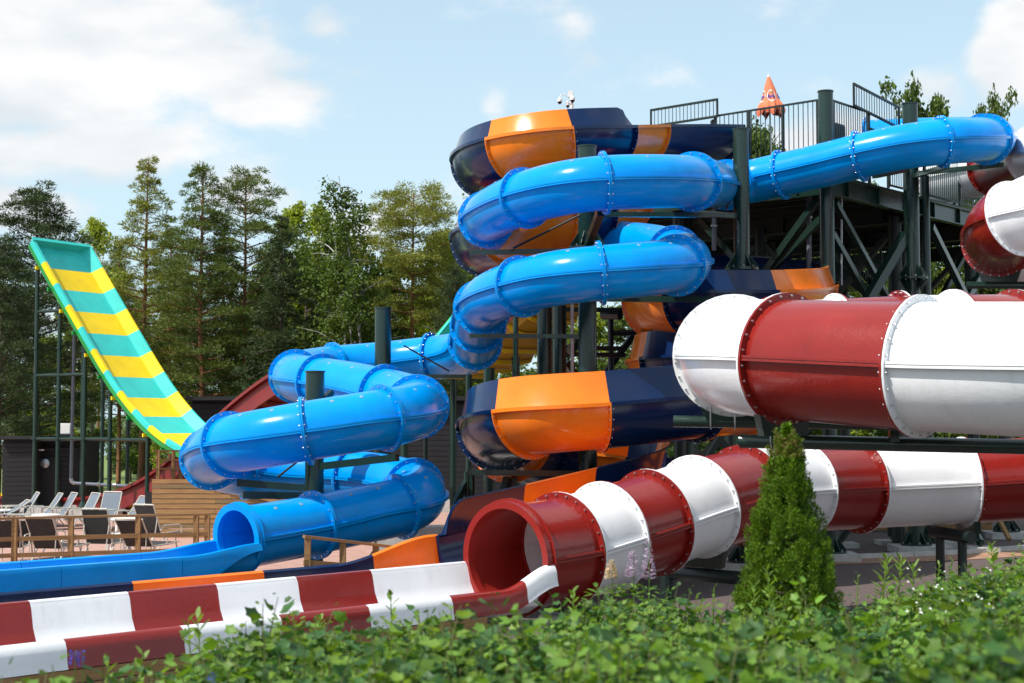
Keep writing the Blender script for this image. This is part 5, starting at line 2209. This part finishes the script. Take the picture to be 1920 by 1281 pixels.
TREES = [
    # main row, left to right
    ('pine_dark', 66, 352, 62, 1.15, 'dark spreading pine at the far left behind the ramp top'),
    ('pine_dark', -5, 455, 57, 0.9, 'dark pine cut by the left edge of the picture'),
    ('birch_bright', 166, 418, 78, 0.9, 'thin pale birch showing right of the dark left pine'),
    ('pine_pale', 262, 300, 66, 1.0, 'tall pale green pine right of the ramp top'),
    ('pine_tall', 371, 305, 64, 1.0, 'tall pointed pine between the pale pine and the next one'),
    ('pine', 458, 328, 65, 1.0, 'tall pine with flat crown left of the small spruce'),
    ('spruce', 526, 405, 61, 1.0, 'dark pointed spruce left of the two pale birch tops'),
    ('birch_bright', 556, 392, 82, 1.0, 'pale yellow-green birch top just right of the spruce'),
    ('birch_bright', 603, 396, 84, 1.0, 'second pale birch top, left of the tall dark birch'),
    ('birch', 690, 338, 60, 1.05, 'tall dark weeping birch above the green column'),
    ('leafy', 640, 425, 64, 0.8, 'broadleaf tree filling the gap left of the tall dark birch'),
    ('pine_bare', 772, 362, 63, 1.05, 'pale pine with bare orange trunk right of the tall birch'),
    ('leafy_bright', 830, 455, 66, 0.8, 'pale green tree beside the navy bends'),
    ('pine_dark', 858, 500, 60, 0.6, 'dark conifer half hidden behind the blue drop'),
    ('birch', 850, 340, 74, 0.8, 'dark birch top peeking out between the two navy bends'),
    # second row and fill
    ('pine_tall', 130, 520, 76, 0.9, 'pine behind the upper half of the ramp'),
    ('leafy', 30, 560, 72, 0.9, 'broadleaf tree low at the left behind the shed'),
    ('pine_tall', 315, 425, 74, 1.0, 'pine in the second row between the two tallest pines'),
    ('spruce', 415, 420, 70, 1.1, 'dark spruce in the second row left of the flat-crowned pine'),
    ('leafy_bright', 330, 600, 84, 1.1, 'sunlit broadleaf tree low behind the pine trunks'),
    ('leafy_bright', 455, 610, 80, 1.1, 'sunlit broadleaf tree low behind the spruce'),
    ('leafy_bright', 560, 560, 78, 1.1, 'sunlit broadleaf tree low behind the far blue loop'),
    ('leafy', 490, 520, 68, 0.8, 'dark broadleaf tree below the small spruce'),
    ('leafy', 735, 480, 70, 0.9, 'broadleaf tree behind the tall green column'),
    ('leafy_bright', 790, 560, 80, 1.0, 'sunlit tree low behind the pale pine'),
    ('spruce', 600, 520, 66, 1.0, 'dark spruce low behind the far blue loop'),
    ('leafy', 245, 560, 88, 0.9, 'broadleaf tree behind the lower ramp'),
    ('leafy_bright', 95, 640, 92, 1.1, 'sunlit tree showing through the ramp scaffold'),
    ('pine_bare', 182, 520, 96, 0.8, 'slim pine with bare trunk seen through the scaffold'),
    ('pine_bare', 205, 500, 90, 0.8, 'slim bare-trunked pine right of the other one in the scaffold'),
    ('pine_tall', 218, 452, 80, 0.9, 'pine in the second row between the ramp top and the pale pine'),
    ('pine_pale', 340, 452, 82, 1.0, 'pale pine in the second row left of the pointed pine'),
    ('pine_tall', 492, 470, 78, 1.0, 'pine in the second row just left of the spruce'),
    ('spruce', 725, 470, 74, 1.1, 'dark spruce behind the tall green column'),
    ('leafy', 575, 470, 76, 0.9, 'broadleaf tree below the two pale birch tops'),
    # right side
    ('leafy', 1738, 166, 60, 0.52, 'dark leafy treetop above the bolted joint column'),
    ('leafy', 1870, 186, 66, 0.4, 'dark leafy treetop above the right end of the blue tube'),
    ('leafy', 1425, 242, 72, 0.7, 'dark leafy treetop behind the deck railing bars'),
    ('birch', 1335, 236, 76, 0.8, 'dark birch top behind the flume entrance'),
    ('leafy_bright', 1600, 430, 70, 1.1, 'sunlit tree seen through the tower below the deck'),
    ('leafy', 1490, 470, 62, 1.0, 'broadleaf tree seen through the tower left of the stairs'),
    ('leafy', 1680, 470, 66, 1.0, 'broadleaf tree seen behind the bolted joint column'),
    ('leafy', 1850, 470, 60, 1.1, 'broadleaf tree behind the far right red bend'),
    ('leafy_bright', 1780, 520, 68, 1.1, 'sunlit tree low behind the right of the tower'),
    ('leafy', 1330, 560, 62, 1.0, 'broadleaf tree behind the navy arc below the tower'),
    ('leafy', 1190, 540, 58, 1.0, 'broadleaf tree seen past the black water pipe'),
    ('leafy_bright', 1110, 600, 66, 1.1, 'sunlit tree low behind the looped column'),
    ('leafy', 1030, 590, 60, 0.9, 'broadleaf tree behind the thick column pair'),
    ('leafy_bright', 925, 560, 70, 1.0, 'sunlit tree behind the blue drop'),
    ('leafy', 1950, 560, 62, 1.1, 'broadleaf tree at the right edge behind the white tube'),
    ('leafy', 1420, 720, 58, 1.0, 'low broadleaf tree behind the upper red and white tube'),
]
for (kind, px, ty, d, w, lab) in TREES:
    put_tree(kind, px, ty, d, lab, w)
for (px, ty, d, w, lab) in ((222, 858, 98, 1.0, 'dark bush on the lawn left of the ramp foot'), (255, 848, 92, 1.3, 'larger dark bush on the lawn behind the ramp foot'), (285, 852, 96, 1.2, 'dark bush behind the timber rail frame'),
                            (1310, 838, 56, 1.0, 'flowering bush seen below the green pipe end')):
    put_tree('bush', px, ty, d, lab, w, group='bushes on the lawn')

# ------------------------------------------------------------------ conifer (thuja) in the foreground
r = np.random.default_rng(5)
tb = PZ(1484, 10.4, 0)
tb.z = bank_z(tb.x, tb.y) - 0.05
TH = top_z(1487, 766, 10.4) - tb.z
tj = thing('thuja_tree', 'small bright green cone-shaped conifer in front of the striped tubes', 'tree', tb, world_parts=False)
m = MB()
m.tube([(0, 0, 0), (0.01, 0, TH * 0.5), (0.02, 0.01, TH * 0.93)], [0.035, 0.022, 0.006], 8)
m.obj('trunk', 'bark_dark', tj)


def th_rad(f):
    return 0.335 * float(np.interp(f, [0, .1, .22, .45, .6, .72, .84, .95, 1.0], [.8, .95, 1, .84, .64, .44, .21, .06, .0]))


# foliage stands in upright flame-like plumes over the cone
npl = 400
pf = r.random(npl) ** 0.9 * 0.9
pa = r.uniform(0, 2 * math.pi, npl)
prd = np.array([th_rad(x) for x in pf]) * r.uniform(0.78, 1.06, npl)
pbase = np.stack([prd * np.cos(pa), prd * np.sin(pa), pf * TH], axis=1)
pout = np.stack([np.cos(pa), np.sin(pa), 0 * pa], axis=1)
pdir = norm(pout * r.uniform(-0.05, 0.28, (npl, 1)) + np.array([0, 0, 1.0]) + r.normal(0, 0.12, (npl, 3)))
plen = r.uniform(0.13, 0.26, npl) * (1 - 0.35 * pf)
NT = 85000
pick = r.integers(0, npl, NT)
u = r.random(NT)
wd = (1 - 0.6 * pf[pick]) * (0.050 * np.sin(np.pi * np.clip(0.15 + 0.8 * u, 0, 1)) + 0.006) * r.random(NT) ** 0.5
dd = rand_dir(NT, r)
C = pbase[pick] - np.array([0, 0, 0.08]) + pdir[pick] * (u * plen[pick])[:, None] + dd * wd[:, None]
A = norm(pdir[pick] * 0.9 + dd * 0.7 + r.normal(0, 0.25, (NT, 3)))
N = norm(pout[pick] + r.normal(0, 0.7, (NT, 3)))
V, Fa = cards(C, A, N, r.uniform(0.014, 0.032, NT), r.uniform(0.005, 0.010, NT), *BLADE)
tip = ((C[:, 2] > TH * 0.84) & (r.random(NT) < 0.5)) | (r.random(NT) < 0.02)
link('foliage', np_mesh('foliage', V, Fa, ['thuja', 'thuja_tip'], tip.astype(int)), tj)
NI = 9000                       # inner foliage
f = r.random(NI) ** 1.1
a = r.uniform(0, 2 * math.pi, NI)
rad = np.array([th_rad(x) for x in f]) * r.uniform(0.3, 0.85, NI)
C = np.stack([rad * np.cos(a), rad * np.sin(a), f * TH * 0.94], axis=1)
V, Fa = cards(C, rand_dir(NI, r) + np.array([0, 0, .8]), rand_dir(NI, r), r.uniform(0.03, 0.06, NI), r.uniform(0.012, 0.025, NI), *BLADE)
link('inner_foliage', np_mesh('inner_foliage', V, Fa, ['thuja']), tj)

# ------------------------------------------------------------------ shrub bank in the foreground
MAPLE = []
for (ang, rad_) in ((0, 0.10), (-150, 0.40), (-118, 0.68), (-92, 0.58), (-60, 0.88), (-32, 0.70), (0, 1.05), (32, 0.70), (60, 0.88), (92, 0.58), (118, 0.68), (150, 0.40)):
    if ang == 0 and rad_ < 0.2:
        MAPLE.append((0.30, 0.0, -0.10))
    else:
        x, y = 0.38 + 0.62 * rad_ * math.cos(math.radians(ang)), 0.62 * rad_ * math.sin(math.radians(ang))
        MAPLE.append((x, y, 0.16 * abs(y)))
MAPLE_F = [(0, i, i + 1) for i in range(1, 11)] + [(0, 11, 1)]


def veg_edge(px):
    """distance at which the planting ends, by picture column"""
    xs = [-100, 0, 100, 250, 370, 500, 850, 1000, 1130, 1250, 1400, 1500, 1600, 1700, 1800, 1900, 2000]
    ds = [6.5, 6.6, 6.8, 7.1, 7.7, 8.2, 8.9, 9.5, 10.3, 10.1, 9.4, 9.3, 10.6, 11.6, 12.1, 13.2, 13.4]
    return np.interp(px, xs, ds)


def canopy(x, y):
    base = 1.765 - 0.03 * np.clip((0.0 - x / np.maximum(y, 1)) / 0.12, 0, 1) + 0.085 * np.maximum(0, 9 - y)
    nz = 0.075 * np.sin(2.1 * x + 1.3 * y) + 0.06 * np.sin(3.7 * x - 2.9 * y + 1) + 0.05 * np.sin(6.1 * x + 4.3 * y + 2) + 0.035 * np.sin(11 * x - 9 * y)
    return base + nz * 1.0 + 0.13 * np.clip((x / np.maximum(y, 1) - 0.24) / 0.1, 0, 1)


r = np.random.default_rng(21)
NSH = 6800
yy = 3.3 + (13.6 - 3.3) * r.random(NSH * 3) ** 0.9
px = r.uniform(-90, 2010, NSH * 3)
keep = yy < veg_edge(px) + r.normal(0, 0.15, NSH * 3)
thin = np.clip((430 - px) / 300, 0, 1)
keep &= r.random(NSH * 3) > thin * 0.2
yy, px, thin = yy[keep][:NSH], px[keep][:NSH], thin[keep][:NSH]
ns_ = len(yy)
xx = (px - 960) / F * yy
zz = canopy(xx, yy) + r.normal(0, 0.05, ns_) + 0.10 * (r.random(ns_) < 0.06) - thin * (0.07 + 0.10 * r.random(ns_))
tips = np.stack([xx, yy, zz], axis=1)
PER = 16
C = np.repeat(tips, PER, axis=0)
n = len(C)
u = np.tile(np.linspace(0, 1, PER), ns_) + r.uniform(-.03, .03, n)
u = np.clip(u, 0, 1)
a = np.tile(np.arange(PER) * 2.4, ns_) + np.repeat(r.uniform(0, 6.28, ns_), PER)
lean = np.repeat(r.normal(0, 0.25, (ns_, 2)), PER, axis=0)
rd = 0.015 + 0.10 * u ** 0.7
C = C + np.stack([np.cos(a) * rd - lean[:, 0] * u * 0.4, np.sin(a) * rd - lean[:, 1] * u * 0.4, -0.42 * u + r.normal(0, 0.015, n)], axis=1)
A = np.stack([np.cos(a), np.sin(a), 0.55 - 0.9 * u], axis=1) + r.normal(0, .2, (n, 3))
N = norm(np.stack([np.cos(a) * 0.35, np.sin(a) * 0.35, 0.9 + 0 * a], axis=1) + r.normal(0, 0.33, (n, 3)))
sz = (0.032 + 0.062 * np.minimum(1, u * 3)) * r.uniform(0.55, 1.35, n)
V, Fa = cards(C, A, N, sz, sz * 0.95, MAPLE, MAPLE_F)
kind = np.repeat(r.choice(3, ns_, p=[0.50, 0.16, 0.34]), PER)
sh = link('shrub_bank', np_mesh('shrub_bank', V, Fa, ['leaf_shrub', 'leaf_weed', 'leaf_shrub_dark'], np.repeat(kind, len(MAPLE_F))))
tag(sh, 'dense low green shrub planting with lobed leaves along the front', 'shrubs', kind='stuff')
m = MB()
for k in range(ns_):
    q = tips[k]
    m.tube([Vector((q[0] - lean[k * PER, 0] * 0.5, q[1] - lean[k * PER, 1] * 0.5, q[2] - 0.7)), Vector((q[0] - lean[k * PER, 0] * 0.2, q[1] - lean[k * PER, 1] * 0.2, q[2] - 0.21)), Vector(q)], [0.006, 0.004, 0.002], 3, cap=False)
so = m.obj('shrub_stems', 'stem', sh)
so['kind'] = 'stuff'


def weed(px, top_py, d, label, kind='weed', n=26, L=0.11, W=0.024, h=0.55, m_='leaf_weed', lean=0.0, name='tall_weed', seed=0):
    """single upright stem with narrow leaves"""
    rr = np.random.default_rng(seed + int(px))
    tp = P(px, top_py, d)
    r_ = thing(name, label, 'plant', (tp.x, tp.y, tp.z - h), 'tall stems above the shrubs', world_parts=False)
    m = MB()
    m.tube([(0, 0, 0), (lean * 0.4, 0, h * 0.5), (lean, 0, h)], [0.007, 0.005, 0.003], 5)
    m.obj('stem', m_, r_)
    f = np.linspace(0.25, 1.0, n)
    a = np.arange(n) * 2.4
    C = np.stack([lean * f ** 2, 0 * f, f * h], axis=1)
    A = np.stack([np.cos(a), np.sin(a), 0.35 + 0.9 * f ** 3], axis=1)
    V, Fa = cards(C, A, np.tile([0, 0, 1.0], (n, 1)) + rr.normal(0, .15, (n, 3)), L * (1.15 - 0.55 * f) * rr.uniform(.8, 1.2, n), W * rr.uniform(.8, 1.2, n), *LEAF)
    link('leaves', np_mesh('leaves', V, Fa, [m_]), r_)
    return r_


for i, (px, ty, d, lab, L, W, nn) in enumerate((
        (738, 1118, 8.6, 'dark topped stem standing before the white trough', 0.10, 0.03, 16),
        (383, 1160, 7.8, 'pale leafy shoot before the red lip panel at the left', 0.12, 0.035, 20),
        (365, 1165, 7.9, 'thin shoot just left of the pale leafy one', 0.09, 0.03, 14),
        (1085, 1112, 9.4, 'leafy shoot in front of the red mouth tube', 0.11, 0.03, 22),
        (1450, 1070, 9.0, 'pale upright stem at the left foot of the conifer', 0.10, 0.02, 24),
        (1410, 1100, 9.0, 'second pale stem left of the conifer foot', 0.10, 0.02, 22),
        (1650, 1050, 11.2, 'feathery willowherb-like stem right of the conifer', 0.14, 0.02, 34),
        (1679, 1052, 11.3, 'feathery stem beside the first one right of the conifer', 0.14, 0.02, 34),
        (1713, 1066, 11.4, 'shorter feathery stem, third right of the conifer', 0.14, 0.02, 30),
        (1604, 1078, 11.0, 'thin flowering stem close to the conifer', 0.07, 0.015, 18),
        (1752, 1060, 11.6, 'thin pale stem before the two-post cradle', 0.08, 0.016, 20),
        (1870, 1026, 12.4, 'leafy shoot reaching up at the right edge', 0.13, 0.05, 22),
        (1780, 1050, 11.8, 'fine stem between the cradle posts', 0.07, 0.016, 18),
        (248, 1228, 7.4, 'pale shoot at the bottom left before the plank base', 0.11, 0.03, 18),
        (190, 1240, 7.2, 'small shoot at the bottom left beside the blue flowers', 0.10, 0.028, 16),
        (1330, 1102, 9.8, 'thin stem with tiny buds above the shrubs left of the conifer', 0.06, 0.015, 14),
        (600, 1165, 8.8, 'feathery bushy shoot in front of the red lip panel', 0.10, 0.02, 46))):
    weed(px, ty, d, lab, L=L, W=W, n=nn, lean=R0.uniform(-0.06, 0.06), seed=i)


def lupin(px, top_py, d, label, m_, hf=0.30, h=0.8, seed=0, rad=0.024):
    rr = np.random.default_rng(seed + 40)
    tp = P(px, top_py, d)
    r_ = thing('lupin', label, 'flower', (tp.x, tp.y, tp.z - h), 'lupins beside the striped tube', world_parts=False)
    m = MB()
    m.tube([(0, 0, 0), (0.01, 0, h)], [0.006, 0.003], 5)
    m.obj('stem', 'leaf_shrub', r_)
    n = 150
    f = rr.random(n)
    a = rr.uniform(0, 6.28, n)
    rd = rad * (1 - f) ** 0.6 + 0.004
    C = np.stack([np.cos(a) * rd, np.sin(a) * rd, h - hf + f * hf], axis=1)
    A = np.stack([np.cos(a), np.sin(a), 0.4 + 0 * a], axis=1)
    V, Fa = cards(C, A, np.tile([0, 0, 1.0], (n, 1)) + rr.normal(0, .4, (n, 3)), 0.028 * (1.1 - 0.6 * f), 0.02 * (1.1 - 0.6 * f), *LEAF)
    link('flower_spike', np_mesh('flower_spike', V, Fa, [m_]), r_)
    n = 70
    a = rr.uniform(0, 6.28, n)
    rd = rr.uniform(0.03, 0.16, n)
    C = np.stack([np.cos(a) * rd, np.sin(a) * rd, rr.uniform(0.12, h - hf - 0.03, n)], axis=1)
    A = np.stack([np.cos(a), np.sin(a), rr.uniform(-.2, .5, n)], axis=1)
    V, Fa = cards(C, A, np.tile([0, 0, 1.0], (n, 1)) + rr.normal(0, .3, (n, 3)), rr.uniform(0.06, 0.1, n), rr.uniform(.02, .03, n), *LEAF)
    link('leaves', np_mesh('leaves', V, Fa, ['leaf_shrub']), r_)


lupin(1215, 1012, 9.9, 'tallest lilac lupin, rightmost of the three', 'lupin', 0.26)
lupin(1186, 1034, 9.9, 'lilac lupin in the middle of the three', 'lupin', 0.17, seed=1)
lupin(1146, 1050, 9.9, 'cream coloured lupin spike, leftmost of the three', 'lupin_cream', 0.12, seed=2, rad=0.018)


def bluebell(px, top_py, d, label, seed):
    rr = np.random.default_rng(seed)
    tp = P(px, top_py, d)
    h = 0.5
    r_ = thing('blue_flower', label, 'flower', (tp.x, tp.y, tp.z - h), 'blue flower spikes at the bottom left', world_parts=False)
    m = MB()
    m.tube([(0, 0, 0), (0.01, 0, h)], [0.004, 0.002], 5)
    m.obj('stem', 'leaf_shrub', r_)
    n = 40
    f = rr.random(n)
    a = rr.uniform(0, 6.28, n)
    C = np.stack([np.cos(a) * .008, np.sin(a) * .008, h - 0.07 + f * 0.07], axis=1)
    A = np.stack([np.cos(a), np.sin(a), 0.2 + 0 * a], axis=1)
    V, Fa = cards(C, A, rand_dir(n, rr), np.full(n, 0.012), np.full(n, 0.008), *LEAF)
    link('flower_spike', np_mesh('flower_spike', V, Fa, ['violet']), r_)


bluebell(153, 1220, 7.0, 'blue flower spike before the red lip panel, right of its twin', 1)
bluebell(138, 1219, 7.0, 'blue flower spike before the white lip panel, left of its twin', 2)
bluebell(397, 1262, 5.6, 'single blue flower spike at the bottom edge left of centre', 3)

# small white blossoms on the right
n = 42
px = r.uniform(1690, 1880, n)
py = r.uniform(1065, 1165, n)
ww = np.clip((py - 1060) / 100, 0, 1)
Cw = np.array([list(P(a, b, 11.6 - 3.2 * c)) for a, b, c in zip(px, py, ww)])
rep = 5
C = np.repeat(Cw, rep, axis=0)
ang = np.tile(np.arange(rep) * 2 * math.pi / rep, n)
A = np.stack([np.cos(ang), np.sin(ang) * 0.5, np.sin(ang) * 0.6], axis=1)
V, Fa = cards(C, A, np.tile([0, -0.6, 0.8], (len(C), 1)) + r.normal(0, .2, (len(C), 3)), r.uniform(.006, .012, len(C)), r.uniform(.006, .010, len(C)), *LEAF)
wb = link('white_blossoms', np_mesh('white_blossoms', V, Fa, ['petal_white']))
tag(wb, 'scattered tiny white blossoms among the shrubs at the right', 'flowers', kind='stuff')
